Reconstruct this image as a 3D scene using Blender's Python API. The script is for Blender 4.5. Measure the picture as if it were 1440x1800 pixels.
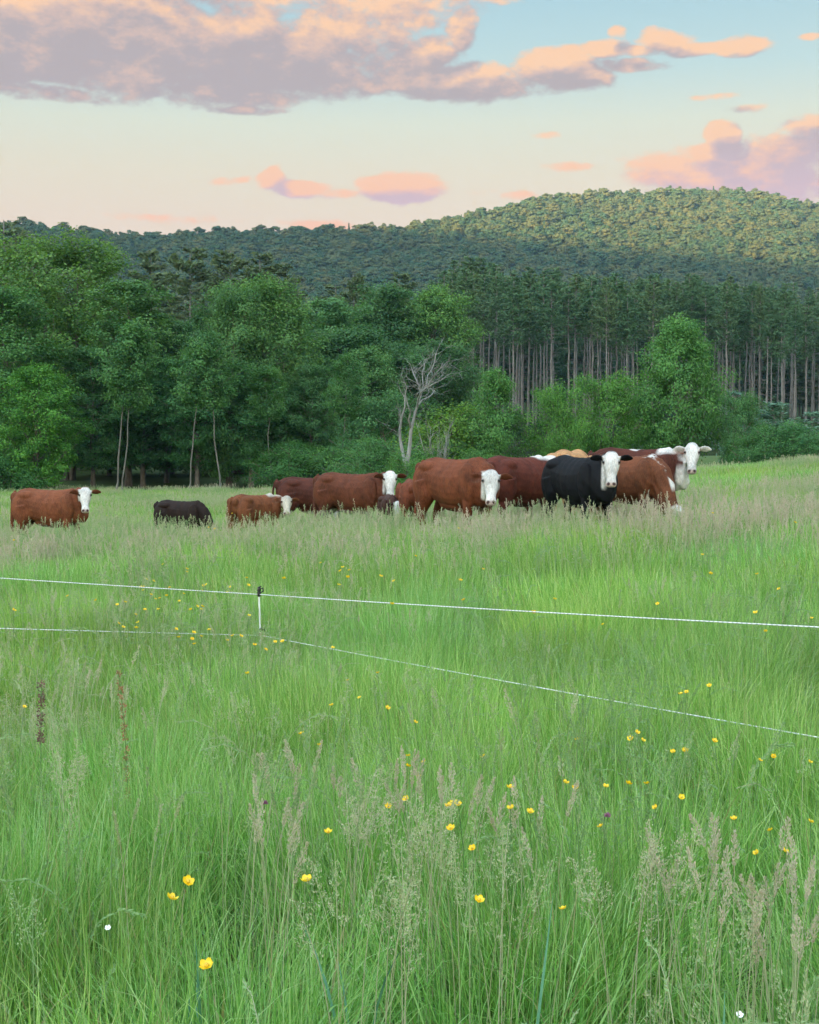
import bpy, bmesh, math, random
import numpy as np
from mathutils import Vector, Matrix, Euler, Quaternion

for o in list(bpy.data.objects):
    bpy.data.objects.remove(o)
SC = bpy.context.scene
COL = SC.collection
RAD = math.radians

# ------------------------------------------------------------------ camera
CAM_H, FOC, PITCH = 1.55, 2400.0, math.atan(120.0 / 2400.0)
cam = bpy.data.cameras.new('camera')
cam.sensor_fit = 'VERTICAL'; cam.sensor_height = 36.0; cam.lens = 36.0 * FOC / 1800.0
cam.clip_start = 0.05; cam.clip_end = 12000.0
cam_o = bpy.data.objects.new('camera', cam); COL.objects.link(cam_o)
cam_o.location = (0, 0, CAM_H); cam_o.rotation_euler = (math.pi / 2 - PITCH, 0, 0)
SC.camera = cam_o

def ray(px, py):
    a, b = (px - 720.0) / FOC, (900.0 - py) / FOC
    c, s = math.cos(PITCH), math.sin(PITCH)
    return Vector((a, c + b * s, -s + b * c))

def at(px, py, Y):
    d = ray(px, py)
    return Vector((0, 0, CAM_H)) + d * (Y / d.y)

# ------------------------------------------------------------------ render settings
SC.render.engine = 'CYCLES'
vs = SC.view_settings
vs.view_transform = 'Standard'; vs.look = 'None'; vs.gamma = 1.0; vs.use_curve_mapping = False
EXPO = 2.1
vs.exposure = EXPO
cy = SC.cycles
cy.max_bounces = 6; cy.diffuse_bounces = 4; cy.glossy_bounces = 2; cy.transmission_bounces = 4
cy.transparent_max_bounces = 4; cy.volume_bounces = 0
cy.use_denoising = True; cy.denoiser = 'OPENIMAGEDENOISE'; cy.denoising_input_passes = 'RGB_ALBEDO_NORMAL'; cy.denoising_prefilter = 'ACCURATE'
cy.use_adaptive_sampling = True; cy.adaptive_threshold = 0.012; cy.adaptive_min_samples = 24
cy.caustics_reflective = False; cy.caustics_refractive = False

HAZE = 0.00010
# ------------------------------------------------------------------ sun
SUN_EL, SUN_AZ = RAD(1.6), RAD(32.0)          # low, behind the camera and to its left
sv = Vector((-math.sin(SUN_AZ) * math.cos(SUN_EL), -math.cos(SUN_AZ) * math.cos(SUN_EL), math.sin(SUN_EL)))
sun = bpy.data.lights.new('sun', 'SUN'); sun.energy = 5.0; sun.angle = RAD(0.5); sun.color = (1.0, 0.65, 0.36)
sun_o = bpy.data.objects.new('sun', sun); COL.objects.link(sun_o)
sun_o.rotation_euler = (-sv).to_track_quat('-Z', 'Y').to_euler(); sun_o.location = (0, -50, 60)

# ------------------------------------------------------------------ world: evening sky with clouds
def lin(r, g, b):
    f = lambda c: (c / 255.0) / 12.92 if c / 255.0 <= 0.04045 else ((c / 255.0 + 0.055) / 1.055) ** 2.4
    return (f(r), f(g), f(b))

class NT:
    """small helper round a node tree"""
    def __init__(self, tree): self.t = tree; self.n = tree.nodes; self.l = tree.links
    def new(self, typ, **kw):
        nd = self.n.new(typ)
        for k, v in kw.items(): setattr(nd, k, v)
        return nd
    def put(self, sock, v):
        if isinstance(v, bpy.types.NodeSocket): self.l.new(v, sock)
        elif v is not None:
            if hasattr(sock.default_value, '__len__') and not hasattr(v, '__len__'): v = [v] * len(sock.default_value)
            if hasattr(sock.default_value, '__len__') and len(sock.default_value) == 4 and len(v) == 3: v = (*v, 1.0)
            sock.default_value = v
    def math(self, op, a, b=None, c=None, clamp=False):
        nd = self.new('ShaderNodeMath', operation=op, use_clamp=clamp)
        self.put(nd.inputs[0], a); self.put(nd.inputs[1], b)
        if c is not None: self.put(nd.inputs[2], c)
        return nd.outputs[0]
    def vmath(self, op, a, b=None):
        nd = self.new('ShaderNodeVectorMath', operation=op)
        self.put(nd.inputs[0], a)
        if b is not None: self.put(nd.inputs[1], b)
        return nd.outputs['Value'] if op in ('DOT_PRODUCT', 'LENGTH') else nd.outputs[0]
    def mix(self, f, a, b, blend='MIX'):
        nd = self.new('ShaderNodeMix', data_type='RGBA', blend_type=blend)
        self.put(nd.inputs[0], f); self.put(nd.inputs[6], a); self.put(nd.inputs[7], b)
        return nd.outputs[2]
    def smooth(self, v, lo, hi, a=0.0, b=1.0):
        nd = self.new('ShaderNodeMapRange', interpolation_type='SMOOTHSTEP')
        self.put(nd.inputs[0], v); self.put(nd.inputs[1], lo); self.put(nd.inputs[2], hi)
        self.put(nd.inputs[3], a); self.put(nd.inputs[4], b)
        return nd.outputs[0]
    def noise(self, vec, scale, detail=4.0, rough=0.5, dist=0.0):
        nd = self.new('ShaderNodeTexNoise')
        if vec is not None: self.l.new(vec, nd.inputs['Vector'])
        nd.inputs['Scale'].default_value = scale; nd.inputs['Detail'].default_value = detail
        nd.inputs['Roughness'].default_value = rough; nd.inputs['Distortion'].default_value = dist
        return nd.outputs['Fac']
    def ramp(self, f, stops, interp='LINEAR'):
        nd = self.new('ShaderNodeValToRGB'); cr = nd.color_ramp; cr.interpolation = interp
        while len(cr.elements) < len(stops): cr.elements.new(0.5)
        for e, (p, c) in zip(cr.elements, stops): e.position = p; e.color = (*c, 1.0)
        self.put(nd.inputs[0], f)
        return nd.outputs[0]
    def comb(self, x, y, z=0.0):
        nd = self.new('ShaderNodeCombineXYZ')
        self.put(nd.inputs[0], x); self.put(nd.inputs[1], y); self.put(nd.inputs[2], z)
        return nd.outputs[0]

# clouds, each a soft ellipse on the sky dome: (px, py, rx, ry, strength); sizes in photo pixels = 1/2400 rad
CLOUDS = [
    (120, 85, 300, 100, 1.3), (400, 115, 290, 85, 1.3), (300, 150, 330, 48, 1.1), (60, 130, 200, 60, 1.0),
    (620, 70, 130, 85, .75), (700, 20, 150, 55, .7), (560, 150, 110, 48, .9), (500, 5, 260, 26, .5), (150, -20, 500, 50, .8),
    (812, 70, 34, 48, .95), (765, 102, 60, 30, .9), (780, 156, 165, 34, 1.15), (700, 120, 110, 45, .8), (880, 165, 110, 20, .8),
    (985, 138, 98, 38, 1.35), (1060, 108, 55, 20, .9), (1075, 80, 22, 12, .7), (1160, 93, 55, 20, .85),
    (1225, 108, 70, 14, .95), (1290, 110, 52, 20, 1.0), (1090, 130, 90, 13, .95), (1120, 108, 60, 12, .8), (1405, 102, 30, 6, .6),
    (80, 198, 130, 15, .85), (15, 178, 70, 22, .8), (430, 203, 75, 9, .7), (265, 187, 40, 7, .55),
    (484, 315, 26, 25, 1.0), (535, 335, 60, 17, .95), (590, 346, 50, 10, .7), (708, 338, 82, 27, 1.15), (400, 324, 26, 9, .45), (435, 320, 18, 7, .4),
    (310, 390, 110, 9, .45), (560, 398, 75, 12, .55), (885, 350, 65, 10, .5), (985, 297, 55, 8, .38),
    (1268, 254, 38, 28, 1.35), (1248, 288, 66, 26, 1.2), (1250, 318, 165, 46, 1.15), (1390, 300, 110, 50, .9), (1430, 255, 60, 22, .8),
    (1360, 345, 170, 45, .85), (1250, 193, 50, 6, .4), (1320, 215, 40, 6, .35), (950, 245, 40, 5, .25), (880, 20, 40, 6, .4),
]

world = bpy.data.worlds.new('World'); SC.world = world; world.use_nodes = True
W = NT(world.node_tree)
bg = W.n['Background']
GAIN = 10.0 / (2.0 ** EXPO)                    # background strength is 0.1; display = raw * 2^exposure
def rawc(r, g, b, k=1.0): return tuple(c * GAIN * k for c in lin(r, g, b))

# node group: cloud density at a point (U, V) of the dome
grp = bpy.data.node_groups.new('cloud_density', 'ShaderNodeTree')
grp.interface.new_socket('P', in_out='INPUT', socket_type='NodeSocketVector')
grp.interface.new_socket('D', in_out='OUTPUT', socket_type='NodeSocketFloat')
G = NT(grp)
gi, go = G.new('NodeGroupInput'), G.new('NodeGroupOutput')
P = gi.outputs[0]
aniso = G.vmath('MULTIPLY', P, (1.0, 1.7, 1.0))
warp = G.new('ShaderNodeTexNoise'); G.l.new(aniso, warp.inputs['Vector']); warp.inputs['Scale'].default_value = 5.0; warp.inputs['Detail'].default_value = 3.0
wv = G.vmath('MULTIPLY', G.vmath('SUBTRACT', warp.outputs['Color'], (.5, .5, .5)), (.07, .035, 0))
PW = G.vmath('ADD', P, wv)
M = None
for (px, py, rx, ry, wgt) in CLOUDS:
    u, v = math.atan((px - 720) / FOC) * 2.4, math.atan((780 - py) / FOC) * 2.4
    q = G.vmath('MULTIPLY', G.vmath('SUBTRACT', PW, (u, v, 0)), (1000.0 / rx, 1000.0 / ry, 0))
    e = G.math('MULTIPLY_ADD', G.vmath('DOT_PRODUCT', q, q), -0.8 * wgt, 0.8 * wgt)
    M = e if M is None else G.math('SMOOTH_MAX', M, e, 0.12)
M = G.math('MAXIMUM', M, -1.2)
n1 = G.noise(aniso, 9.0, 6.0, 0.58)
n2 = G.noise(aniso, 30.0, 5.0, 0.62)
D = G.math('ADD', M, G.math('MULTIPLY_ADD', n1, 1.9, -0.95))
D = G.math('ADD', D, G.math('MULTIPLY_ADD', n2, 1.05, -0.52))
G.l.new(D, go.inputs[0])

tc = W.new('ShaderNodeTexCoord')
sx = W.new('ShaderNodeSeparateXYZ'); W.l.new(tc.outputs['Generated'], sx.inputs[0])
X, Y, Z = sx.outputs
az = W.math('ARCTAN2', X, Y)
el = W.math('ARCSINE', W.math('MINIMUM', W.math('MAXIMUM', Z, -1.0), 1.0))
PV = W.comb(W.math('MULTIPLY', az, 2.4), W.math('MULTIPLY', el, 2.4))
def dens(vec):
    nd = W.new('ShaderNodeGroup'); nd.node_tree = grp; W.l.new(vec, nd.inputs[0]); return nd.outputs[0]
D0 = dens(PV)
D1 = dens(W.vmath('ADD', PV, (-0.012, 0.026, 0)))
alpha = W.math('POWER', W.smooth(D0, -0.04, 0.50), 0.9)
rel = W.math('SUBTRACT', D0, D1)
fine = W.noise(W.vmath('MULTIPLY', PV, (1.0, 2.2, 1.0)), 16.0, 5.0, 0.62)
big = W.noise(W.vmath('MULTIPLY', PV, (1.0, 2.0, 1.0)), 3.4, 3.0, 0.5)
lit = W.math('MULTIPLY_ADD', rel, 0.9, W.math('MULTIPLY_ADD', fine, 0.85, W.math('MULTIPLY_ADD', big, 1.5, -1.02)))
lit = W.math('SUBTRACT', lit, W.math('MULTIPLY', W.smooth(D0, 0.5, 1.7), 0.42))
lit = W.math('MULTIPLY_ADD', W.smooth(el, RAD(15.2), RAD(17.6)), 0.34, lit)
hi = W.smooth(el, RAD(8.5), RAD(14))
shade_c = W.mix(hi, rawc(218, 184, 196), rawc(184, 170, 173))
mid_c = W.mix(hi, rawc(243, 190, 182), rawc(216, 186, 176))
lit_c = W.mix(hi, rawc(254, 194, 164), rawc(255, 207, 168))
cc = W.mix(W.smooth(lit, -0.05, 0.45), shade_c, mid_c)
cc = W.mix(W.smooth(lit, 0.30, 0.85), cc, lit_c)
f_el = W.math('DIVIDE', el, RAD(40), clamp=True)
clear = W.ramp(f_el, [(0.0, rawc(232, 196, 174)), (RAD(8.5) / RAD(40), rawc(240, 213, 193)), (RAD(11) / RAD(40), rawc(234, 221, 198)),
                      (RAD(13) / RAD(40), rawc(224, 227, 209)), (RAD(15) / RAD(40), rawc(197, 221, 221)), (RAD(18.5) / RAD(40), rawc(168, 207, 222)),
                      (1.0, rawc(118, 170, 205))])
sky = W.new('ShaderNodeTexSky'); sky.sky_type = 'NISHITA'; sky.sun_disc = False
sky.sun_elevation = SUN_EL; sky.sun_rotation = math.pi + SUN_AZ
clear = W.mix(0.06, clear, sky.outputs[0])
col = W.mix(alpha, clear, cc)
# the sunset side of the dome, behind the camera, is the brighter one
glow_dir = Vector((sv.x, sv.y, 0.75)).normalized()
gl = W.smooth(W.vmath('DOT_PRODUCT', tc.outputs['Generated'], tuple(glow_dir)), -0.35, 0.9)
GLOW = 5.4
glow = W.comb(*[W.math('MULTIPLY_ADD', gl, GLOW * k, 1.0) for k in (1.0, 0.95, 0.85)])
# round the rest of the dome the same broken cloud goes on, without the fine detail
gen = W.noise(W.vmath('MULTIPLY', PV, (1.0, 1.7, 1.0)), 2.2, 3.0)
galpha = W.smooth(gen, 0.50, 0.60)
gcol = W.mix(galpha, clear, W.mix(W.smooth(gen, 0.72, 0.55), rawc(176, 165, 172), rawc(240, 196, 176)))
W.l.new(W.vmath('MULTIPLY', col, glow), bg.inputs[0]); bg.inputs[1].default_value = 0.1
bg2 = W.new('ShaderNodeBackground'); bg2.inputs[1].default_value = 0.1
W.l.new(W.vmath('MULTIPLY', gcol, glow), bg2.inputs[0])
zone = W.math('MAXIMUM', W.math('MAXIMUM', W.smooth(W.math('ABSOLUTE', az), .32, .42), W.smooth(el, .37, .45)), W.smooth(el, .10, .08))
wm = W.new('ShaderNodeMixShader'); W.l.new(zone, wm.inputs[0]); W.l.new(bg.outputs[0], wm.inputs[1]); W.l.new(bg2.outputs[0], wm.inputs[2])
W.l.new(wm.outputs[0], W.n['World Output'].inputs[0])
world.cycles.sampling_method = 'MANUAL'; world.cycles.sample_map_resolution = 512

# ------------------------------------------------------------------ helpers for objects
def tag(o, label=None, cat=None, group=None, kind=None):
    if label: o['label'] = label
    if cat: o['category'] = cat
    if group: o['group'] = group
    if kind: o['kind'] = kind
    return o

def mesh_np(name, verts, faces, mat=None, smooth=False, attr=None):
    """verts (n,3); faces: list of (m,k) int arrays; attr: {name: (n,) or (n,4)} point attributes"""
    me = bpy.data.meshes.new(name)
    verts = np.asarray(verts, dtype=np.float32)
    if not isinstance(faces, (list, tuple)): faces = [faces]
    faces = [np.asarray(f, dtype=np.int32) for f in faces if len(f)]
    me.vertices.add(len(verts)); me.vertices.foreach_set('co', verts.ravel())
    nl = sum(f.size for f in faces); npoly = sum(len(f) for f in faces)
    me.loops.add(nl); me.loops.foreach_set('vertex_index', np.concatenate([f.ravel() for f in faces]))
    me.polygons.add(npoly)
    starts, s = [], 0
    for f in faces:
        starts.append(s + np.arange(len(f)) * f.shape[1]); s += f.size
    me.polygons.foreach_set('loop_start', np.concatenate(starts).astype(np.int32))
    if smooth: me.polygons.foreach_set('use_smooth', np.ones(npoly, dtype=bool))
    me.update(calc_edges=True)
    for k, v in (attr or {}).items():
        v = np.asarray(v, dtype=np.float32)
        if v.ndim == 1:
            a = me.attributes.new(k, 'FLOAT', 'POINT'); a.data.foreach_set('value', v)
        else:
            a = me.attributes.new(k, 'FLOAT_COLOR', 'POINT'); a.data.foreach_set('color', v.ravel())
    if mat:
        for m in (mat if isinstance(mat, (list, tuple)) else [mat]): me.materials.append(m)
    return me

def obj(name, me, parent=None, loc=None, link=True):
    o = bpy.data.objects.new(name, me)
    if link: COL.objects.link(o)
    if parent: o.parent = parent
    if loc is not None: o.location = loc
    return o

def empty(name, loc, rz=0.0, scale=1.0):
    o = bpy.data.objects.new(name, None); COL.objects.link(o)
    o.empty_display_size = 0.2
    o.location = loc; o.rotation_euler = (0, 0, rz)
    o.scale = (scale,) * 3 if not hasattr(scale, '__len__') else scale
    return o

class MB:
    """collects pieces of one mesh"""
    def __init__(self): self.v = []; self.f = {3: [], 4: []}; self.n = 0; self.a = []
    def add(self, v, f, a=None):
        v = np.asarray(v, float).reshape(-1, 3); f = np.asarray(f, int)
        if len(v) == 0: return
        self.v.append(v); self.f[f.shape[1]].append(f + self.n); self.n += len(v)
        self.a.append(np.zeros((len(v), 4)) if a is None else np.broadcast_to(np.asarray(a, float), (len(v), 4)))
    def mesh(self, name, mat, smooth=False):
        fs = [np.concatenate(self.f[k]) for k in (3, 4) if self.f[k]]
        return mesh_np(name, np.concatenate(self.v), fs, mat, smooth, {'tone': np.concatenate(self.a)})

def tube(mb, pts, rad, sides=6, a=None, cap=True):
    pts = np.asarray(pts, float); n = len(pts); rad = np.broadcast_to(np.asarray(rad, float), (n,))
    tan = np.gradient(pts, axis=0); tan /= np.linalg.norm(tan, axis=1)[:, None] + 1e-9
    ref = np.array([0, 0, 1.0]) if abs(tan[0][2]) < 0.9 else np.array([1.0, 0, 0])
    rings = []
    for i in range(n):
        u = np.cross(tan[i], ref); u /= np.linalg.norm(u) + 1e-9; w = np.cross(tan[i], u)
        ref = np.cross(u, tan[i])
        ang = np.arange(sides) * 2 * math.pi / sides
        rings.append(pts[i] + rad[i] * (np.cos(ang)[:, None] * u + np.sin(ang)[:, None] * w))
    v = np.concatenate(rings)
    i, j = np.meshgrid(np.arange(n - 1), np.arange(sides), indexing='ij'); i, j = i.ravel(), j.ravel(); j2 = (j + 1) % sides
    f = np.stack([i * sides + j, i * sides + j2, (i + 1) * sides + j2, (i + 1) * sides + j], 1)
    mb.add(v, f, a)

def unit(v):
    v = np.asarray(v, float); return v / (np.linalg.norm(v, axis=-1, keepdims=True) + 1e-9)

def leaf_quads(mb, c, nrm, up, ln, wd, tone):
    """flat diamond leaves: centres, normals, long axis, length, width (arrays); tone (n,4)"""
    up = unit(up - (up * nrm).sum(1, keepdims=True) * nrm); sd = np.cross(nrm, up)
    ln, wd = np.asarray(ln)[:, None], np.asarray(wd)[:, None]
    v = np.stack([c - up * ln * .5, c + sd * wd * .5 - up * ln * .05, c + up * ln * .5, c - sd * wd * .5 - up * ln * .05], 1).reshape(-1, 3)
    f = np.arange(len(v)).reshape(-1, 4)
    mb.add(v, f, np.repeat(tone, 4, axis=0))

# ------------------------------------------------------------------ materials
def material(name):
    m = bpy.data.materials.new(name); m.use_nodes = True
    t = NT(m.node_tree); return m, t, t.n['Principled BSDF'], t.n['Material Output']

def tone_of(T, kind='GEOMETRY', name='tone'):
    a = T.new('ShaderNodeAttribute', attribute_type=kind, attribute_name=name)
    s = T.new('ShaderNodeSeparateColor'); T.l.new(a.outputs['Color'], s.inputs[0]); return s.outputs, a

def leaf_material(name, dark, light, trans=0.35, rough=0.55, use_obj=True, spec=0.25):
    m, T, b, out = material(name)
    (r, g, bl), _ = tone_of(T)
    c = T.mix(r, dark, light)
    if use_obj:
        oi = T.new('ShaderNodeObjectInfo')
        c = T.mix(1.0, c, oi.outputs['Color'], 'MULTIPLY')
    T.l.new(c, b.inputs['Base Color']); b.inputs['Roughness'].default_value = rough
    b.inputs['Specular IOR Level'].default_value = spec
    tr = T.new('ShaderNodeBsdfTranslucent'); T.l.new(T.mix(1.0, c, (1.15, 1.1, .6), 'MULTIPLY'), tr.inputs[0])
    ms = T.new('ShaderNodeMixShader'); ms.inputs[0].default_value = trans
    T.l.new(b.outputs[0], ms.inputs[1]); T.l.new(tr.outputs[0], ms.inputs[2]); T.l.new(ms.outputs[0], out.inputs[0])
    return m

def bark_material(name, a, b2, scale=6.0):
    m, T, b, out = material(name)
    g = T.new('ShaderNodeTexCoord')
    v = T.vmath('MULTIPLY', g.outputs['Object'], (1, 1, .25))
    n = T.noise(v, scale, 6, .65)
    T.l.new(T.mix(T.smooth(n, .32, .68), a, b2), b.inputs['Base Color']); b.inputs['Roughness'].default_value = .9
    bp = T.new('ShaderNodeBump'); bp.inputs['Strength'].default_value = .5; bp.inputs['Distance'].default_value = .03
    T.l.new(T.noise(v, scale * 3, 5, .7), bp.inputs['Height']); T.l.new(bp.outputs[0], b.inputs['Normal'])
    return m

MAT = {}
MAT['leaf'] = leaf_material('broad_leaf', (.034, .110, .040), (.140, .285, .095), trans=.42)
MAT['hill_leaf'] = leaf_material('hill_leaf', (.040, .075, .026), (.085, .125, .045), trans=.2, use_obj=False)
MAT['needle'] = leaf_material('pine_needle', (.050, .118, .058), (.130, .235, .108), trans=.25)
MAT['soft_needle'] = leaf_material('young_pine_needle', (.075, .160, .115), (.160, .300, .210), trans=.25)
MAT['bark'] = bark_material('bark', (.085, .070, .055), (.19, .165, .13))
MAT['birch'] = bark_material('pale_bark', (.09, .088, .074), (.20, .195, .168), 4)
MAT['pinebark'] = bark_material('pine_bark', (.115, .112, .10), (.245, .238, .215), 3)
MAT['deadwood'] = bark_material('dead_wood', (.13, .135, .125), (.30, .305, .285), 5)

# ------------------------------------------------------------------ ground
CP = np.array([(0, 0, 0), (-1, 3, 0), (2, 4, .05), (-2.4, 8, 0), (-1, 8.3, 0), (2, 6, .08), (.7, 20.5, -.02), (-8, 29, -.75), (4.8, 25, .10),
               (-4, 24, -.35), (-1, 27.6, -.42), (-2, 29.5, -.5), (-5, 15, -.25), (5, 14, .3), (-30, 85, -1.6), (-12, 80, -1.5), (0, 72, -1.15), (8, 60, -.35), (15, 52, .5),
               (22, 52, .95), (12, 35, .45), (-15, 50, -1.2), (-25, 30, -1.4), (20, 20, 1.2), (-20, 0, -.6), (20, 0, 1.0), (0, -30, .5),
               (-40, -40, 0), (40, -40, 1.5), (60, 60, 2.5), (-60, 80, -1.6), (0, 110, -1.2), (40, 110, 1.6), (-40, 120, -1.4)], float)
def _tps(r): return np.where(r > 1e-6, r * r * np.log(np.maximum(r, 1e-6)), 0.0)
_n = len(CP)
_A = np.zeros((_n + 3, _n + 3))
_A[:_n, :_n] = _tps(np.linalg.norm(CP[:, None, :2] - CP[None, :, :2], axis=2)) + np.eye(_n) * 1.0
_A[:_n, _n] = 1; _A[:_n, _n + 1:] = CP[:, :2]; _A[_n:, :_n] = _A[:_n, _n:].T
_W = np.linalg.solve(_A, np.concatenate([CP[:, 2], np.zeros(3)]))
def z_field(x, y):
    r = np.hypot(x[:, None] - CP[None, :, 0], y[:, None] - CP[None, :, 1])
    return _tps(r) @ _W[:_n] + _W[_n] + _W[_n + 1] * x + _W[_n + 2] * y

def vnoise(x, y, seed=0):
    rs = np.random.RandomState(seed); s = np.zeros_like(x); amp = 1.0
    for k in range(5):
        for _ in range(3):
            a = rs.rand() * 6.283; f = 2.0 ** k; p = rs.rand() * 6.283
            s = s + amp * np.sin((x * math.cos(a) + y * math.sin(a)) * f + p + 1.3 * np.sin((x * math.sin(a) - y * math.cos(a)) * f * .7 + p))
        amp *= .5
    return s / 6.0

# skyline of the far hills: photo column -> photo row of the tree tops, and the distance of the crest
SKY_PX = [-700, -300, -100, 60, 150, 250, 320, 420, 560, 700, 760, 820, 900, 1000, 1100, 1250, 1330, 1440, 1600, 1900, 2300]
SKY_PY = [470, 420, 400, 398, 408, 420, 416, 410, 409, 404, 395, 384, 364, 349, 342, 340, 346, 370, 400, 440, 480]
CREST_R = [1000, 1000, 1000, 1000, 1000, 1000, 1000, 1000, 1020, 1060, 1100, 1130, 1180, 1230, 1260, 1280, 1280, 1280, 1250, 1200, 1100]
_azk = np.arctan((np.array(SKY_PX) - 720.0) / FOC)
_rk = np.array(CREST_R, float)
_zk = CAM_H + (780.0 - np.array(SKY_PY)) / FOC * _rk * np.cos(_azk) - 10.0
# round the back: low hills, and the ridge that keeps the evening sun off the pasture
_az_all = np.concatenate([_azk, [RAD(60), RAD(100), RAD(130), RAD(160), RAD(180), RAD(195), RAD(212), RAD(221), RAD(227), RAD(234), RAD(250), RAD(285), RAD(320)]])
RIDGE_Z, RIDGE_R = 192.0, 1500.0
_r_all = np.concatenate([_rk, [1100, 1200, 1400, RIDGE_R, RIDGE_R, RIDGE_R, RIDGE_R, RIDGE_R, RIDGE_R, RIDGE_R, 1400, 1200, 1000]])
_z_all = np.concatenate([_zk, [80, 90, 130, RIDGE_Z - 10, RIDGE_Z - 6, RIDGE_Z - 4, RIDGE_Z - 2, RIDGE_Z, RIDGE_Z + 20, RIDGE_Z + 40, RIDGE_Z + 30, 120, 100]])
_o = np.argsort(_az_all % (2 * math.pi)); _AZ, _RR, _ZZ = (_az_all % (2 * math.pi))[_o], _r_all[_o], _z_all[_o]
def ground_z(x, y, rough=True):
    x = np.atleast_1d(np.asarray(x, float)); y = np.atleast_1d(np.asarray(y, float))
    r = np.hypot(x, y); a = np.arctan2(x, y) % (2 * math.pi)
    R = np.interp(a, _AZ, _RR, period=2 * math.pi); Zc = np.interp(a, _AZ, _ZZ, period=2 * math.pi)
    t = (r - 120) / (R - 120)
    s = np.clip(t, 0, 1) ** 2.2
    far = 0.5 + (Zc - 0.5) * s
    far = np.where(t > 1, Zc * np.maximum(0.35, 1 - (t - 1) ** 2 * 1.2), far)
    # gentle rise that carries the pines
    far = far + 3.2 * np.clip((r - 120) / 80, 0, 1) * np.exp(-((r - 260) / 160) ** 2) * np.clip((x + 20) / 40, 0, 1)
    if rough: far = far + vnoise(x / 60.0, y / 60.0, 3) * np.clip((r - 350) / 400, 0, 1) * 5.0 * np.clip(abs(t - 1) * 4, .25, 1)
    b = np.clip((r - 85) / 60, 0, 1); b = b * b * (3 - 2 * b)
    zf = np.zeros_like(x); m = r < 150
    if m.any(): zf[m] = z_field(x[m], y[m]) + (vnoise(x[m] / 5.0, y[m] / 5.0, 8) * .05 * np.clip(r[m] / 6, 0, 1) if rough else 0)
    return zf * (1 - b) + far * b
def gz(x, y): return float(ground_z([x], [y])[0])

def build_ground():
    azs = np.concatenate([np.linspace(-RAD(32), RAD(32), 129), np.linspace(RAD(32), RAD(328), 75)[1:-1]])
    rs = np.concatenate([np.linspace(0.0, 20, 41), np.geomspace(20, 120, 41)[1:], np.geomspace(120, 2600, 70)[1:]])
    A, Rr = np.meshgrid(azs, rs[1:], indexing='ij'); na, nr = A.shape
    x, y = (Rr * np.sin(A)).ravel(), (Rr * np.cos(A)).ravel()
    z = ground_z(x, y)
    V = np.concatenate([np.stack([x, y, z], 1), [[0, 0, gz(0, 0)]]]); c = len(V) - 1
    i, j = np.meshgrid(np.arange(na), np.arange(nr - 1), indexing='ij'); i, j = i.ravel(), j.ravel(); i2 = (i + 1) % na
    q = np.stack([i * nr + j, i * nr + j + 1, i2 * nr + j + 1, i2 * nr + j], 1)
    tri = np.stack([np.full(na, c), np.arange(na) * nr, ((np.arange(na) + 1) % na) * nr], 1)
    rq = Rr.ravel()[q[:, 0]]; aq = (A.ravel()[q[:, 0]])
    m, T, b, out = material('meadow_soil')
    g = T.new('ShaderNodeNewGeometry')
    n = T.noise(g.outputs['Position'], 3.0, 6, .6); n2 = T.noise(g.outputs['Position'], .15, 3, .5)
    c1 = T.mix(T.smooth(n, .35, .65), (.050, .085, .026), (.095, .150, .045)); c1 = T.mix(T.smooth(n2, .4, .6), c1, (.085, .130, .05))
    T.l.new(c1, b.inputs['Base Color']); b.inputs['Roughness'].default_value = .95; b.inputs['Specular IOR Level'].default_value = .1
    m2, T, b, out = material('forest_floor')
    g = T.new('ShaderNodeNewGeometry'); n = T.noise(g.outputs['Position'], .08, 8, .7)
    T.l.new(T.mix(T.smooth(n, .35, .65), (.016, .026, .012), (.035, .050, .022)), b.inputs['Base Color']); b.inputs['Roughness'].default_value = 1.0; b.inputs['Specular IOR Level'].default_value = 0
    near = rq < 118
    front = ~near & ((aq < RAD(100)) | (aq > RAD(260)))
    back = ~near & ~front
    def part(sel, name, mat, lab, extra=None):
        f = [q[sel]] + ([extra] if extra is not None else [])
        used = np.unique(np.concatenate([k.ravel() for k in f])); re = np.full(len(V), -1); re[used] = np.arange(len(used))
        o = obj(name, mesh_np(name, V[used], [re[k] for k in f], mat, True)); tag(o, lab, kind='structure'); return o
    part(near, 'pasture_ground', m, 'grassy pasture ground under the tall meadow', tri)
    part(front, 'hillside', m2, 'wooded hillside terrain beyond the pasture')
    part(back, 'ridge', m2, 'ridge on the sunset side of the valley')
build_ground()

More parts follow.
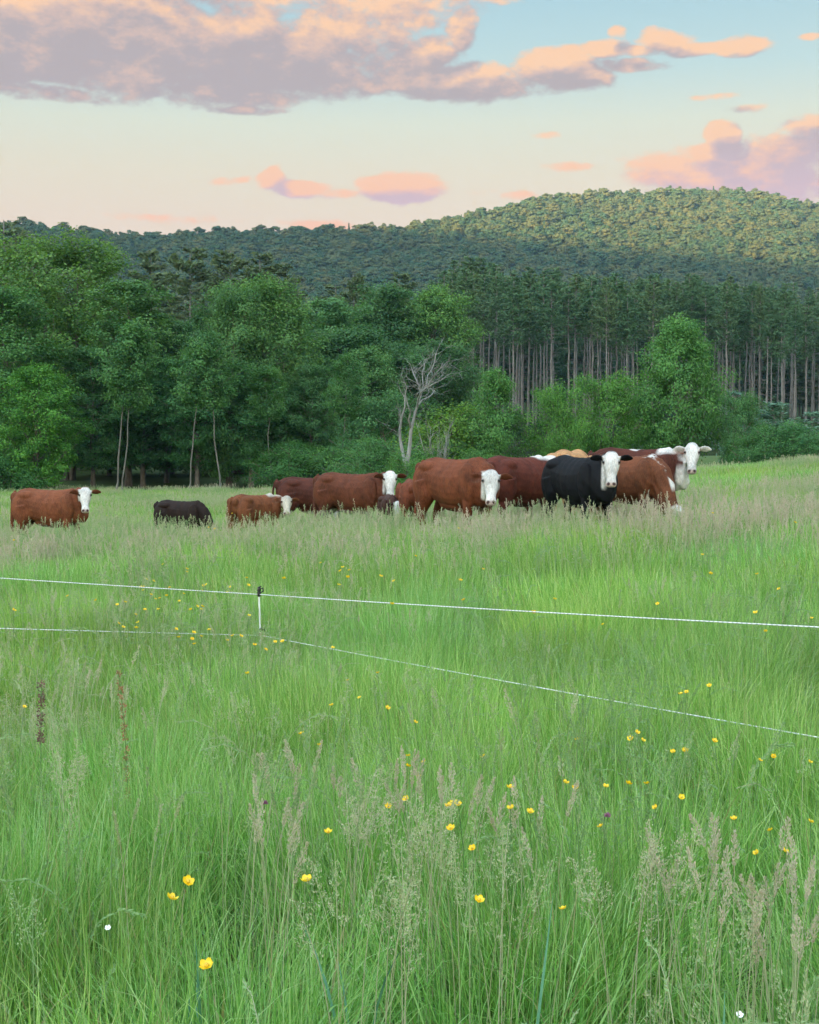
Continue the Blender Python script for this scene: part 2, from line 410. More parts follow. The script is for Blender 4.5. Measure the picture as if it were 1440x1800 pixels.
# ------------------------------------------------------------------ scattering (only for uncountable stuff)
def scatter(name, protos, pts, rot, scl, idx, tint, label, cat):
    me = mesh_points(name, pts, rot, scl, idx, tint)
    o = obj(name, me); tag(o, label, cat, kind='stuff')
    pc = bpy.data.collections.new(name + '_kinds')
    for k, p in enumerate(protos):
        p.name = '%s_kind_%02d' % (name, k); pc.objects.link(p)
    ng = bpy.data.node_groups.new(name + '_scatter', 'GeometryNodeTree')
    ng.interface.new_socket('Geometry', in_out='INPUT', socket_type='NodeSocketGeometry')
    ng.interface.new_socket('Geometry', in_out='OUTPUT', socket_type='NodeSocketGeometry')
    T = NT(ng); i, ot = T.new('NodeGroupInput'), T.new('NodeGroupOutput')
    ci = T.new('GeometryNodeCollectionInfo'); ci.inputs['Collection'].default_value = pc
    ci.inputs['Separate Children'].default_value = True; ci.inputs['Reset Children'].default_value = True
    ip = T.new('GeometryNodeInstanceOnPoints'); ip.inputs['Pick Instance'].default_value = True
    def na(n, t): nd = T.new('GeometryNodeInputNamedAttribute', data_type=t); nd.inputs[0].default_value = n; return nd.outputs[0]
    T.l.new(i.outputs[0], ip.inputs['Points']); T.l.new(ci.outputs[0], ip.inputs['Instance'])
    T.l.new(na('kind_index', 'INT'), ip.inputs['Instance Index'])
    T.l.new(na('turn', 'FLOAT_VECTOR'), ip.inputs['Rotation']); T.l.new(na('size', 'FLOAT_VECTOR'), ip.inputs['Scale'])
    T.l.new(ip.outputs[0], ot.inputs[0])
    md = o.modifiers.new('scatter', 'NODES'); md.node_group = ng
    return o

def mesh_points(name, pts, rot, scl, idx, tint):
    me = bpy.data.meshes.new(name); n = len(pts)
    me.vertices.add(n); me.vertices.foreach_set('co', np.asarray(pts, np.float32).ravel())
    a = me.attributes.new('turn', 'FLOAT_VECTOR', 'POINT'); a.data.foreach_set('vector', np.asarray(rot, np.float32).ravel())
    a = me.attributes.new('size', 'FLOAT_VECTOR', 'POINT'); a.data.foreach_set('vector', np.asarray(scl, np.float32).ravel())
    a = me.attributes.new('kind_index', 'INT', 'POINT'); a.data.foreach_set('value', np.asarray(idx, np.int32))
    a = me.attributes.new('tint', 'FLOAT', 'POINT'); a.data.foreach_set('value', np.asarray(tint, np.float32))
    me.update(); return me

# ------------------------------------------------------------------ the far wood on the hills
def hill_crown(seed, conic=False):
    rs = np.random.RandomState(seed); mb = MB()
    if conic:
        n = 420; h = rs.rand(n) ** .8; r = (1 - h) * 2.6 * (.6 + .4 * rs.rand(n)); a = rs.rand(n) * 6.283
        c = np.stack([r * np.cos(a), r * np.sin(a), 2 + h * 13], 1); nr = unit(np.stack([np.cos(a), np.sin(a), .8 + 0 * a], 1) + rs.randn(n, 3) * .4)
        leaf_quads(mb, c, nr, rs.randn(n, 3), .9 + .5 * rs.rand(n), .5 + .3 * rs.rand(n), np.stack([rs.rand(n), h, 0 * h, 0 * h], 1))
        return mb
    for k in range(34):
        d = unit(rs.randn(3)); d[2] = abs(d[2]) * 1.1 - .25; d = unit(d)
        ctr = np.array([0, 0, 8.5]) + d * np.array([3.4, 3.4, 4.2]) * (.75 + .35 * rs.rand())
        n = 34; q = unit(rs.randn(n, 3)); q[:, 2] = np.abs(q[:, 2]) * .9 - .15
        c = ctr + q * np.array([1.5, 1.5, 1.1]) * (.6 + .4 * rs.rand(n, 1))
        t = rs.rand()
        leaf_quads(mb, c, unit(q + d * .5 + rs.randn(n, 3) * .35), rs.randn(n, 3), .65 + .4 * rs.rand(n), .5 + .3 * rs.rand(n),
                   np.stack([np.clip(t * .6 + rs.rand(n) * .4, 0, 1)] + [0 * q[:, 0]] * 3, 1))
    tube(mb, [(0, 0, -1), (0, 0, 8)], [.3, .15], 4)
    return mb

def hill_material():
    m, T, b, out = material('hill_foliage')
    (r, g, bl), _ = tone_of(T)
    ti = T.new('ShaderNodeAttribute', attribute_type='INSTANCER', attribute_name='tint')
    c = T.mix(r, (.027, .066, .036), (.092, .128, .046))
    c = T.mix(T.smooth(ti.outputs['Fac'], 0.0, 1.0), T.mix(1.0, c, (.68, .92, 1.06), 'MULTIPLY'), T.mix(1.0, c, (1.45, 1.10, 1.0), 'MULTIPLY'))
    T.l.new(c, b.inputs['Base Color']); b.inputs['Roughness'].default_value = .7; b.inputs['Specular IOR Level'].default_value = .1
    return m
MAT['hill'] = hill_material()

def build_far_wood():
    rs = np.random.RandomState(5)
    protos = [obj('k', hill_crown(40 + k).mesh('hill_crown', MAT['hill']), link=False) for k in range(6)] + \
             [obj('k', hill_crown(60 + k, True).mesh('hill_spruce', MAT['hill']), link=False) for k in range(2)]
    N = 170000
    a = (rs.rand(N) * 2 - 1) * RAD(26); r = np.sqrt(rs.rand(N) * (1420 ** 2 - 420 ** 2) + 420 ** 2)
    R = np.interp(a % (2 * math.pi), _AZ, _RR, period=2 * math.pi)
    keep = (r < R + 25)
    a, r = a[keep], r[keep]
    # thin to an even spacing with a coarse grid
    x, y = r * np.sin(a), r * np.cos(a)
    cell = np.floor(x / 4.6).astype(int) * 100003 + np.floor(y / 4.6).astype(int)
    _, first = np.unique(cell, return_index=True); x, y, r, a = x[first], y[first], r[first], a[first]
    n = len(x); z = ground_z(x, y)
    patch = vnoise(x / 90.0, y / 90.0, 21)
    con = (rs.rand(n) < .01 + .35 * np.clip(patch * 2 - .1, 0, 1) * (z < 110))
    idx = np.where(con, 6 + rs.randint(0, 2, n), rs.randint(0, 6, n))
    s = .56 + .66 * rs.rand(n) ** 1.8
    scl = np.stack([s, s, s * (.85 + .25 * rs.rand(n))], 1)
    rot = np.stack([0 * s, 0 * s, rs.rand(n) * 6.283], 1)
    tint = np.clip(.5 + .32 * rs.randn(n) + patch * .3, 0, 1) * np.where(con, .4, 1)
    print('far wood', n)
    scatter('far_wood', protos, np.stack([x, y, z - .5], 1), rot, scl, idx, tint, 'distant wood covering the hills behind the pine stand', 'wood')
build_far_wood()

# ------------------------------------------------------------------ broadleaf trees: each mesh pair (trunk, crown) is built once and shared
def limb(p0, p1, n, wob, rs, sag=0.0):
    t = np.linspace(0, 1, n)[:, None]; p = np.asarray(p0) * (1 - t) + np.asarray(p1) * t
    p[1:-1] += rs.randn(n - 2, 3) * wob
    p[:, 2] += (sag * 4 * t * (1 - t))[:, 0]
    return p

def broadleaf(seed, H, W, base=.25, leaf=.22, nclump=230, per=52, peak=.55, lean=0.0, forks=1, flat=.64, trunk_r=None, bark='bark', openness=.0):
    """returns (trunk mesh, crown mesh). crown envelope: widest at fraction `peak` of its own height"""
    rs = np.random.RandomState(seed); tb, cb = MB(), MB()
    tr = trunk_r or H * .014
    zb = H * base
    tips = []
    stems = []
    for k in range(forks):
        a = rs.rand() * 6.283; off = (0 if forks == 1 else W * .13) * np.array([math.cos(a + k * 2.1), math.sin(a + k * 2.1), 0])
        top = np.array([lean * H, 0, H * .93]) + off * 1.6
        path = limb((off * .15 if forks > 1 else (0, 0, -.4)), top, 9, H * (.008 if trunk_r is None else .010), rs); path[0] = (0, 0, -.4) + off * .12
        if forks > 1: path[2:5] += off * .5
        rad = np.interp(np.linspace(0, 1, 9), [0, .08, .5, 1], [tr * 1.35, tr, tr * .6, tr * .12]) * (1 if k == 0 else .8)
        tube(tb, path, rad, 8); stems.append((path, rad))
    def env(f):   # crown radius at fraction f of the crown height
        return W * .5 * np.where(f < peak, np.sqrt(np.clip(1 - ((peak - f) / (peak + .08)) ** 2, 0, 1)), np.clip(1 - ((f - peak) / (1.02 - peak)) ** 2, 0, 1) ** .62)
    nl = int(20 + nclump / 11)
    lob = rs.rand(7) * 6.283
    for k in range(nl):
        f = (k + rs.rand()) / nl; f = f ** .9
        a = k * 2.39996 + rs.randn() * .35
        path, rad = stems[k % forks]
        z1 = zb + f * (H - zb)
        rr = float(env(f)) * (.80 + .30 * rs.rand()) * (1 + .16 * math.sin(3 * a + lob[0]) + .12 * math.sin(5 * a + 9 * f + lob[1]))
        z0 = max(zb * .8, z1 - rr * (.55 + .35 * rs.rand())); z0 = min(z0, H * .88)
        i = np.interp(z0, path[:, 2], np.arange(9)); p0 = np.array([np.interp(i, np.arange(9), path[:, d]) for d in range(3)])
        axis = np.array([np.interp(z1, path[:, 2], path[:, d]) for d in range(2)])
        p1 = np.array([axis[0] + rr * math.cos(a), axis[1] + rr * math.sin(a), z1])
        lp = limb(p0, p1, 6, rr * .04, rs, sag=-.05 * rr)
        r0 = max(.012, float(np.interp(i, np.arange(9), rad)) * .42)
        tube(tb, lp, np.linspace(r0, .012, 6), 5)
        tips.append((lp, rr, p0))
        for q in range(3):
            s = .45 + .5 * rs.rand(); b0 = lp[int(s * 5)]
            b1 = b0 + np.array([math.cos(a + rs.randn() * .9), math.sin(a + rs.randn() * .9), .25 + .5 * rs.rand()]) * rr * (.25 + .2 * rs.rand())
            sp = limb(b0, b1, 4, rr * .03, rs); tube(tb, sp, np.linspace(r0 * .5, .008, 4), 4); tips.append((sp, rr, p0))
    # leaf clumps sit on the outer part of every branch
    order = rs.permutation(len(tips)); k = 0
    cl = []
    while len(cl) < nclump:
        lp, rr, p0 = tips[order[k % len(order)]]; k += 1
        s = 1 - rs.rand() ** 1.6 * .75; i = s * (len(lp) - 1); j = int(min(i, len(lp) - 2)); c = lp[j] * (1 - (i - j)) + lp[j + 1] * (i - j)
        cl.append(c + rs.randn(3) * .18 * np.array([1, 1, .6]))
    cl = np.array(cl)
    cr = (.50 + .50 * rs.rand(nclump)) * (W / 7.0) ** .5
    ct = rs.rand(nclump)
    n = nclump * per; ci = np.repeat(np.arange(nclump), per)
    q = unit(rs.randn(n, 3)) * (rs.rand(n, 1) ** .45); q[:, 2] *= flat
    c = cl[ci] + q * cr[ci][:, None] * 1.25
    out = unit(cl - np.array([0, 0, zb + (H - zb) * .4])); 
    nr = unit(np.array([0, 0, .65]) + out[ci] * .55 + q * .6 + rs.randn(n, 3) * .50)
    up = unit(out[ci] + rs.randn(n, 3) * .8 + np.array([0, 0, -.35]))
    sz = leaf * (.65 + .7 * rs.rand(n))
    tone = np.stack([np.clip(ct[ci] * .72 + rs.rand(n) * .36 - .04, 0, 1), rs.rand(n), 0 * sz, 0 * sz], 1)
    leaf_quads(cb, c, nr, up, sz, sz * (.62 + .3 * rs.rand(n)), tone)
    return tb.mesh('trunk', MAT[bark], True), cb.mesh('crown', MAT['leaf'])

def conifer_stand_pine(seed, H, bare=.52, R=2.6, mat='needle', dens=1.0, taper=.75, nl=1.0):
    """tall plantation pine: long bare trunk with dead stubs, ragged layered crown"""
    rs = np.random.RandomState(seed); tb, cb = MB(), MB()
    path = limb((0, 0, -.5), (rs.randn() * .25, rs.randn() * .25, H), 10, .05, rs); path[0, :2] = 0
    tube(tb, path, np.linspace(H * .0092, .03, 10), 7)
    def pos(z): return np.array([np.interp(z, path[:, 2], path[:, 0]), np.interp(z, path[:, 2], path[:, 1]), z])
    z = H * .18
    while z < H * bare:                        # dead lower branches
        for k in range(rs.randint(1, 4)):
            a = rs.rand() * 6.283; L = .5 + rs.rand() * 1.3
            p0 = pos(z); p1 = p0 + np.array([math.cos(a) * L, math.sin(a) * L, -.1 + .25 * rs.rand()]); tube(tb, limb(p0, p1, 3, .05, rs), [.035, .02, .008], 4)
        z += .45 + rs.rand() * .6
    z = H * bare
    while z < H * .995:
        f = (z - H * bare) / (H * (1 - bare))
        for k in range(rs.randint(3, 6)):
            a = rs.rand() * 6.283; L = R * ((1 - f) ** taper * (1 if f > .3 else .45 + 1.83 * f) + .12) * (.55 + .6 * rs.rand())
            p0 = pos(z); p1 = p0 + np.array([math.cos(a) * L, math.sin(a) * L, L * (.05 + .35 * f + .15 * rs.randn())])
            bp = limb(p0, p1, 4, .06, rs, sag=-.06 * L); tube(tb, bp, np.linspace(.045 * (1 - f * .6), .01, 4), 4)
            m = int(max(10, 26 * L / R * 1.6) * dens * (.35 + .65 * min(1, f / .35) if H > 20 else 1)); s = .25 + .75 * rs.rand(m) ** .7
            i = np.minimum((s * 3).astype(int), 2); w = (s * 3 - i)[:, None]
            c = bp[i] * (1 - w) + bp[i + 1] * w + rs.randn(m, 3) * np.array([.22, .22, .12]) * (L / R + .3)
            dirn = unit(np.array([math.cos(a), math.sin(a), .45]) + rs.randn(m, 3) * .7)
            nr = unit(np.cross(dirn, rs.randn(m, 3)) + np.array([0, 0, .6]))
            tone = np.stack([np.clip(rs.rand() * .5 + rs.rand(m) * .5, 0, 1), rs.rand(m), s * 0, s * 0], 1)
            leaf_quads(cb, c, nr, dirn, (.42 + .3 * rs.rand(m)) * nl, (.13 + .10 * rs.rand(m)) * nl, tone)
        z += .34 + rs.rand() * .30
    return tb.mesh('trunk', MAT['pinebark'], True), cb.mesh('crown', MAT[mat])

PROTO = {}
PROTO['maple_a'] = (broadleaf(11, 17, 10.5, .08, .20, 760, 82, .52, forks=2), 17)
PROTO['maple_b'] = (broadleaf(12, 15, 8.0, .12, .195, 560, 80, .55), 15)
PROTO['round_a'] = (broadleaf(13, 13, 8.5, .10, .19, 560, 80, .48, forks=2), 13)
PROTO['tall_a'] = (broadleaf(14, 16, 6.6, .20, .19, 460, 78, .6), 16)
PROTO['ash'] = (broadleaf(15, 9.5, 6.6, .12, .145, 620, 80, .42, forks=2, trunk_r=.10, bark='birch'), 9.5)
PROTO['small_a'] = (broadleaf(16, 6, 3.2, .12, .10, 240, 95, .45, bark='birch'), 6)
PROTO['small_b'] = (broadleaf(17, 5, 4.4, .06, .10, 300, 95, .5, forks=3), 5)
PROTO['shrub_a'] = (broadleaf(18, 2.6, 3.4, .03, .085, 170, 90, .5, forks=3), 2.6)
PROTO['shrub_b'] = (broadleaf(19, 3.2, 2.8, .03, .08, 170, 90, .5, forks=3), 3.2)
PROTO['sapling'] = (broadleaf(20, 13, 3.6, .55, .15, 130, 80, .5, lean=.07, trunk_r=.07, bark='birch'), 13)
PROTO['sapling_b'] = (broadleaf(21, 11, 3.0, .6, .15, 110, 80, .5, lean=.13, trunk_r=.06, bark='birch'), 11)
for k in range(5):
    PROTO['pine_%d' % k] = (conifer_stand_pine(30 + k, 22, .54 + .04 * k, 2.2 + .3 * (k % 3), dens=1.3), 22)
for k in range(3):
    PROTO['wpine_%d' % k] = (conifer_stand_pine(50 + k, 18, .16, 3.8, dens=2.3, taper=.6), 18)
PROTO['ypine_a'] = (conifer_stand_pine(60, 4.5, .04, 1.5, 'soft_needle', 3.2, .8, .42), 4.5)
PROTO['ypine_b'] = (conifer_stand_pine(61, 3.6, .04, 1.5, 'soft_needle', 3.2, .7, .42), 3.6)

def tree(name, kind, x, y, h, label, cat='tree', group=None, wide=1.0, rz=0.0, tint=(1, 1, 1), sink=0.0):
    (tm, cm), H = PROTO[kind]; s = h / H
    e = empty(name, (x, y, gz(x, y) - sink), rz, (s * wide, s * wide, s))
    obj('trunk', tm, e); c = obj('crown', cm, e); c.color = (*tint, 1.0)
    return tag(e, label, cat, group)

def tree_px(name, kind, px, top, Y, label, **kw):
    """tree whose top shows at photo (px, top) when it stands at depth Y"""
    p = at(px, top, Y); return tree(name, kind, p.x, p.y, p.z - gz(p.x, p.y) + kw.get('sink', 0), label, **kw)

def build_trees():
    rs = random.Random(4)
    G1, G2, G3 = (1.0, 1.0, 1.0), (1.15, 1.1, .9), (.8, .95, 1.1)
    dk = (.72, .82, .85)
    B = 'broadleaf trees along the far edge of the pasture'
    spec = [
        # name, kind, px, top, Y, wide, rz, tint, label
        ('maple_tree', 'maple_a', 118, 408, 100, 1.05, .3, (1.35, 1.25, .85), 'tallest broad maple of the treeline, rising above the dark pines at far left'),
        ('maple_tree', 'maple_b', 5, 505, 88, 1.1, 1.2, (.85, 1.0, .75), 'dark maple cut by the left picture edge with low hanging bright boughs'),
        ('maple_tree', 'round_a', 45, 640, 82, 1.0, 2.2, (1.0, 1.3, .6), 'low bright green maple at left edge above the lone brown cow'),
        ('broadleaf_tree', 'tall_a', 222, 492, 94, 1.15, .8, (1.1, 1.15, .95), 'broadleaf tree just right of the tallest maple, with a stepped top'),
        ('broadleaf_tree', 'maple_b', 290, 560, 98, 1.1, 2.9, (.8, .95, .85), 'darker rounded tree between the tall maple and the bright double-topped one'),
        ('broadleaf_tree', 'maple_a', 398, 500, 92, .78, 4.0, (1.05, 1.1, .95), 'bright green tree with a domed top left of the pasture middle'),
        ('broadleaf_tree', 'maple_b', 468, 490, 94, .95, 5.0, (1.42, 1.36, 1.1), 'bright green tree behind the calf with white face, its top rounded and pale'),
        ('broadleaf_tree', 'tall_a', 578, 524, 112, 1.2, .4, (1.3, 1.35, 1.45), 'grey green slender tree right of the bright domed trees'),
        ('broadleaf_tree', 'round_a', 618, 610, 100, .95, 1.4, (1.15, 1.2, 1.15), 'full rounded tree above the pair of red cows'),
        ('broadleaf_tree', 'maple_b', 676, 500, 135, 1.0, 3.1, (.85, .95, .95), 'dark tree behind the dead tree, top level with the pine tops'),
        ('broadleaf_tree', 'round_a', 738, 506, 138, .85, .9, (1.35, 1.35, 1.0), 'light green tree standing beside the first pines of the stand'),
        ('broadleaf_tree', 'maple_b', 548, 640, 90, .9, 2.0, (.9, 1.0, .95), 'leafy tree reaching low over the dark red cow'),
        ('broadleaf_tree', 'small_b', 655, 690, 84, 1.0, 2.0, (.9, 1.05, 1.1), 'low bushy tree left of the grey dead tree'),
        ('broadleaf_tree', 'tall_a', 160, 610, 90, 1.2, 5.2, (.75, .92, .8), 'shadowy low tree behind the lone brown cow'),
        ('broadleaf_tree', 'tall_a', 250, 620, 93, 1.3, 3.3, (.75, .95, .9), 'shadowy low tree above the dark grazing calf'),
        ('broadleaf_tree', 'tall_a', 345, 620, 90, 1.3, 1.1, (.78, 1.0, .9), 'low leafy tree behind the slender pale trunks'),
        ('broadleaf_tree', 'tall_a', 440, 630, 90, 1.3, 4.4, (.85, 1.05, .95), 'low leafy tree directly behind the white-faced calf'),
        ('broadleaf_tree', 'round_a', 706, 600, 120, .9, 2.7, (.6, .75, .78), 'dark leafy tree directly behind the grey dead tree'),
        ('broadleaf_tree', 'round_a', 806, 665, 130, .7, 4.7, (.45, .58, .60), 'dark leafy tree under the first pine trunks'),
    ]
    for (nm, kind, px, top, Y, wide, rz, tint, lab) in spec:
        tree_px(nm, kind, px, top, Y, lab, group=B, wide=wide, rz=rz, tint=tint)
    for row, (Y, t0) in enumerate(((108, 600), (122, 575), (138, 560))):
        px = -60 + row * 17
        while px < 760:
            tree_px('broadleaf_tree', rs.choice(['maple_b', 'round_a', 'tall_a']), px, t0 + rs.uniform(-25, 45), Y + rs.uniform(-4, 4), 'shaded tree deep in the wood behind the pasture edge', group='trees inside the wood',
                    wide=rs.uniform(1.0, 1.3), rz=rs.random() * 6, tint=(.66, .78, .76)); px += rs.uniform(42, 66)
    # slender pale trunks in front of the treeline
    for (kind, px, top, Y, rz, lab) in [
        ('sapling_b', 196, 560, 80, 0.2, 'leaning slender pale-barked tree behind the lone brown cow'),
        ('sapling', 212, 590, 80, 0.0, 'slender pale-barked tree beside the leaning one, left of the dark calf'),
        ('sapling_b', 326, 600, 80, 0.1, 'slender pale-barked tree rising straight above the dark grazing calf'),
        ('sapling', 386, 580, 81, 3.0, 'slender pale-barked tree left of the white-faced calf'),
        ('sapling_b', 475, 640, 82, 2.0, 'thin pale-barked tree above the white-faced calf'),
        ('sapling', 596, 620, 82, 0.6, 'thin pale-barked tree behind the large red cow with white face')]:
        tree_px('slender_tree', kind, px, top, Y, lab, group='slender pale trees at the pasture edge', rz=rz, tint=(.9, 1.05, .9))
    # the trees and shrubs standing right of the dead tree
    S = 'small trees in front of the pine stand'
    tree_px('ash_tree', 'ash', 1165, 563, 66, 'tallest young ash right of centre, bright crown against the dark pines', group=S, tint=(1.15, 1.3, 1.0), rz=.4, wide=.82)
    tree_px('young_tree', 'small_a', 872, 650, 62, 'narrow pointed young tree above the gap right of the largest cow', group=S, tint=(1.15, 1.3, 1.0), wide=.78)
    tree_px('young_tree', 'small_b', 975, 678, 62, 'rounded bright young tree above the black cow, left of its twin', group=S, tint=(1.2, 1.35, .75), wide=.60, rz=1)
    tree_px('young_tree', 'small_b', 1060, 658, 64, 'rounded bright young tree above the maroon cow, right of its twin', group=S, tint=(1.15, 1.3, .75), wide=.66, rz=2.4)
    tree_px('young_tree', 'small_b', 1300, 692, 64, 'short pale green young tree right of the tall ash', group=S, tint=(1.0, 1.15, 1.15), wide=.55, rz=2)
    tree_px('young_pine', 'ypine_a', 1300, 690, 70, 'blue green young pine behind the short pale tree', group=S, tint=(1, 1, 1), wide=1.1)
    tree_px('young_pine', 'ypine_b', 1365, 712, 66, 'blue green young pine second from the right picture edge', group=S, wide=1.7, rz=1.3)
    tree_px('young_pine', 'ypine_b', 1425, 728, 64, 'blue green young pine at the right picture edge', group=S, wide=1.7, rz=2.3)
    tree_px('young_pine', 'ypine_a', 1128, 740, 72, 'grey green young pine left of the tall ash', group=S, wide=1.1, rz=.3)
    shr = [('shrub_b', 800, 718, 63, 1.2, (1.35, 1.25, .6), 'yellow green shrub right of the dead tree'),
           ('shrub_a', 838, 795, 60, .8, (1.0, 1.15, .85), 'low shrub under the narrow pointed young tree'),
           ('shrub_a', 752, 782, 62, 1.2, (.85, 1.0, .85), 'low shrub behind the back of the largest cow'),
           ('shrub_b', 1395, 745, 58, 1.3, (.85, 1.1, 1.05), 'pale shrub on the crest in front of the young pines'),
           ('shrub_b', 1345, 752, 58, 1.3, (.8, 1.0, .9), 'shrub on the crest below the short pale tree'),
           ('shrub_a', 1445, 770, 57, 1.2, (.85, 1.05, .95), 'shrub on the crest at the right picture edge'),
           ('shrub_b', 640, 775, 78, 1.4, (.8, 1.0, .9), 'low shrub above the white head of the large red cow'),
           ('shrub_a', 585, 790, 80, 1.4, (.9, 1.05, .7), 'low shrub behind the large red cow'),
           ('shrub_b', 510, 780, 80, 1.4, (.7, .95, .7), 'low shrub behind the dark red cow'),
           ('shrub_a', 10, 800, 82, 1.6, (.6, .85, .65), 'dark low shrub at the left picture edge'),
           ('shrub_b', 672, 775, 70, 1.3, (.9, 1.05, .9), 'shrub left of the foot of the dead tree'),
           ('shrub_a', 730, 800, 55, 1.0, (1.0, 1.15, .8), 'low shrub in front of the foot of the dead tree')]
    for (kind, px, top, Y, wide, tint, lab) in shr:
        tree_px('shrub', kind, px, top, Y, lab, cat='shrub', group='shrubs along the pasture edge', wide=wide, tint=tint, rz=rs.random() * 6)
    # dark old pines on the rise behind the left trees
    for (px, top, Y, k, lab) in [
        (8, 388, 150, 0, 'dark old pine at the left picture edge behind the maples'),
        (265, 445, 165, 1, 'dark old pine right of the tallest maple, leftmost of the brownish row'),
        (330, 436, 160, 2, 'dark old pine, second of the brownish row behind the bright trees'),
        (400, 440, 165, 0, 'dark old pine, third of the brownish row behind the bright trees'),
        (455, 447, 162, 1, 'dark old pine, fourth of the brownish row behind the bright trees'),
        (510, 468, 168, 2, 'dark old pine, rightmost of the brownish row, lower than the rest'),
        (628, 484, 175, 0, 'dark old pine above the slender grey green tree'),
        (700, 482, 185, 1, 'dark old pine just left of the pine stand'),
        (590, 500, 180, 2, 'dark old pine top peeping between the broadleaf trees'),
        (55, 440, 140, 2, 'dark old pine showing left of the tallest maple')]:
        tree_px('old_pine', 'wpine_%d' % k, px, top, Y, lab, group='dark old pines behind the broadleaf trees', tint=(1.15, .92, .9), rz=k * 1.7 + px, wide=1.15)
    # the pine stand: rows of tall pines with bare trunks on the rise
    tops_px, tops_py = [760, 800, 830, 900, 1000, 1100, 1200, 1300, 1440, 1600], [500, 470, 462, 480, 484, 492, 495, 500, 512, 520]
    lab = 'tall dark pine with bare trunk in the dense stand behind the small trees'
    n = 0
    for row in range(10):
        Y = 190 + row * 11
        px = 775 + rs.random() * 25 - row * 4
        while px < 1560:
            top = float(np.interp(px, tops_px, tops_py)) + rs.uniform(-16, 30) + (10 if row == 0 else 0)
            y = Y + rs.uniform(-4, 4)
            nth = ('first second third fourth fifth sixth seventh eighth ninth tenth eleventh twelfth thirteenth fourteenth fifteenth sixteenth seventeenth eighteenth nineteenth twentieth').split()
            lb = ('%s front-row pine from the left end of the dense stand, bare pale trunk' % nth[n]) if row == 0 and n < 20 else lab
            tree_px('pine_tree', 'pine_%d' % rs.randrange(5) if row < 6 else 'wpine_%d' % rs.randrange(3), px, top + (12 if row > 5 else 0), y, lb, group='pines of the dense stand', rz=rs.random() * 6.28,
                    tint=[(1, 1, 1), (.9, 1, 1), (1.1, 1.0, .9), (.85, .95, .95)][rs.randrange(4)], wide=rs.uniform(.8, 1.1))
            n += 1
            px += rs.choice([10, 18, 34, 60]) * rs.uniform(.8, 1.2) * (1 if row < 2 else 1.25)
    print('pines', n)
    # leafy undergrowth at the foot of the stand
    px = 780
    while px < 1480:
        top = rs.uniform(705, 750)
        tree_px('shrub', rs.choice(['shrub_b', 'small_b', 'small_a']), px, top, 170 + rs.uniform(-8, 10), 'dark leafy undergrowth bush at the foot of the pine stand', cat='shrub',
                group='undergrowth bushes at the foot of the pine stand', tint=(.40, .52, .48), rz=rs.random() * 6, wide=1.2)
        px += rs.uniform(35, 60)

build_trees()

def dead_tree():
    rs = np.random.RandomState(77); Y = 57.0
    b = at(712, 838, Y); gzb = gz(b.x, b.y)
    e = empty('dead_tree', (b.x, b.y, gzb))
    tag(e, 'grey leafless dead tree with forked bleached trunk behind the largest cow', 'tree')
    def loc(pts): return np.array([[*(at(px, py, Y + dy) - Vector((b.x, b.y, gzb)))] for px, py, dy in pts])
    tr = MB(); base = np.array([[0, 0, -.3]])
    tube(tr, np.concatenate([base, loc([(713, 835, 0), (715, 815, 0), (718, 800, 0)])]), [.13, .12, .105, .095], 9)
    tube(tr, loc([(718, 802, 0), (721, 780, 0), (722, 760, 0), (727, 738, 0), (731, 722, 0), (735, 712, 0)]), [.085, .078, .07, .06, .05, .042], 8)
    obj('trunk', tr.mesh('trunk', MAT['deadwood'], True), e)
    mains = [
        [(712, 812, .1), (708, 795, .3), (704, 775, .4), (703, 755, .5), (706, 735, .5), (712, 715, .4), (712, 698, .3), (715, 680, .2), (710, 668, 0)],
        [(722, 752, 0), (719, 738, -.3), (722, 724, -.5), (717, 712, -.7), (714, 700, -.7), (712, 690, -.8)],
        [(735, 712, 0), (742, 703, .3), (752, 699, .6), (760, 693, .9), (764, 686, 1.2)],
        [(733, 716, 0), (735, 702, -.3), (740, 690, -.6), (748, 684, -.9), (760, 676, -1.3), (772, 670, -1.6), (784, 664, -2)],
        [(736, 706, 0), (741, 694, .3), (738, 680, .6), (732, 668, .9), (726, 655, 1.1), (723, 645, 1.3)],
        [(742, 690, 0), (750, 676, .2), (752, 660, .5), (760, 648, .7), (764, 636, .9), (766, 622, 1.0)],
        [(748, 684, 0), (758, 668, -.4), (768, 654, -.6), (778, 645, -.9), (786, 636, -1.2)],
        [(712, 700, .3), (706, 690, .3), (703, 684, .2)], [(705, 735, .4), (703, 728, .4), (704, 722, .3)],
        [(741, 694, 0), (744, 676, 1), (742, 655, 1.6), (747, 640, 2)],
    ]
    for k, m in enumerate(mains):
        mb = MB(); p = loc(m); n = len(p); r0 = [.08, .048, .04, .045, .034, .032, .03, .02, .02, .024][k]
        tube(mb, p, np.linspace(r0, .016, n), 7)
        for i in range(1, n):                  # fine twigs
            for q in range(3 if k in (3, 4, 5, 6, 9) else 1):
                t = rs.rand(); c = p[i - 1] * (1 - t) + p[i] * t
                d = unit((p[i] - p[i - 1]) + rs.randn(3) * .35) + np.array([.15, 0, .25]); d = unit(d + rs.randn(3) * .45)
                L = .35 + rs.rand() * .75; tw = limb(c, c + d * L, 4, .04, rs); tube(mb, tw, np.linspace(.011, .005, 4), 3)
                for s in range(3):
                    c2 = tw[rs.randint(1, 4)]; d2 = unit(d + rs.randn(3) * .7 + np.array([0, 0, .2])); tube(mb, limb(c2, c2 + d2 * L * .5, 3, .02, rs), [.008, .006, .004], 3)
        obj('branch', mb.mesh('branch', MAT['deadwood'], True), e)
dead_tree()

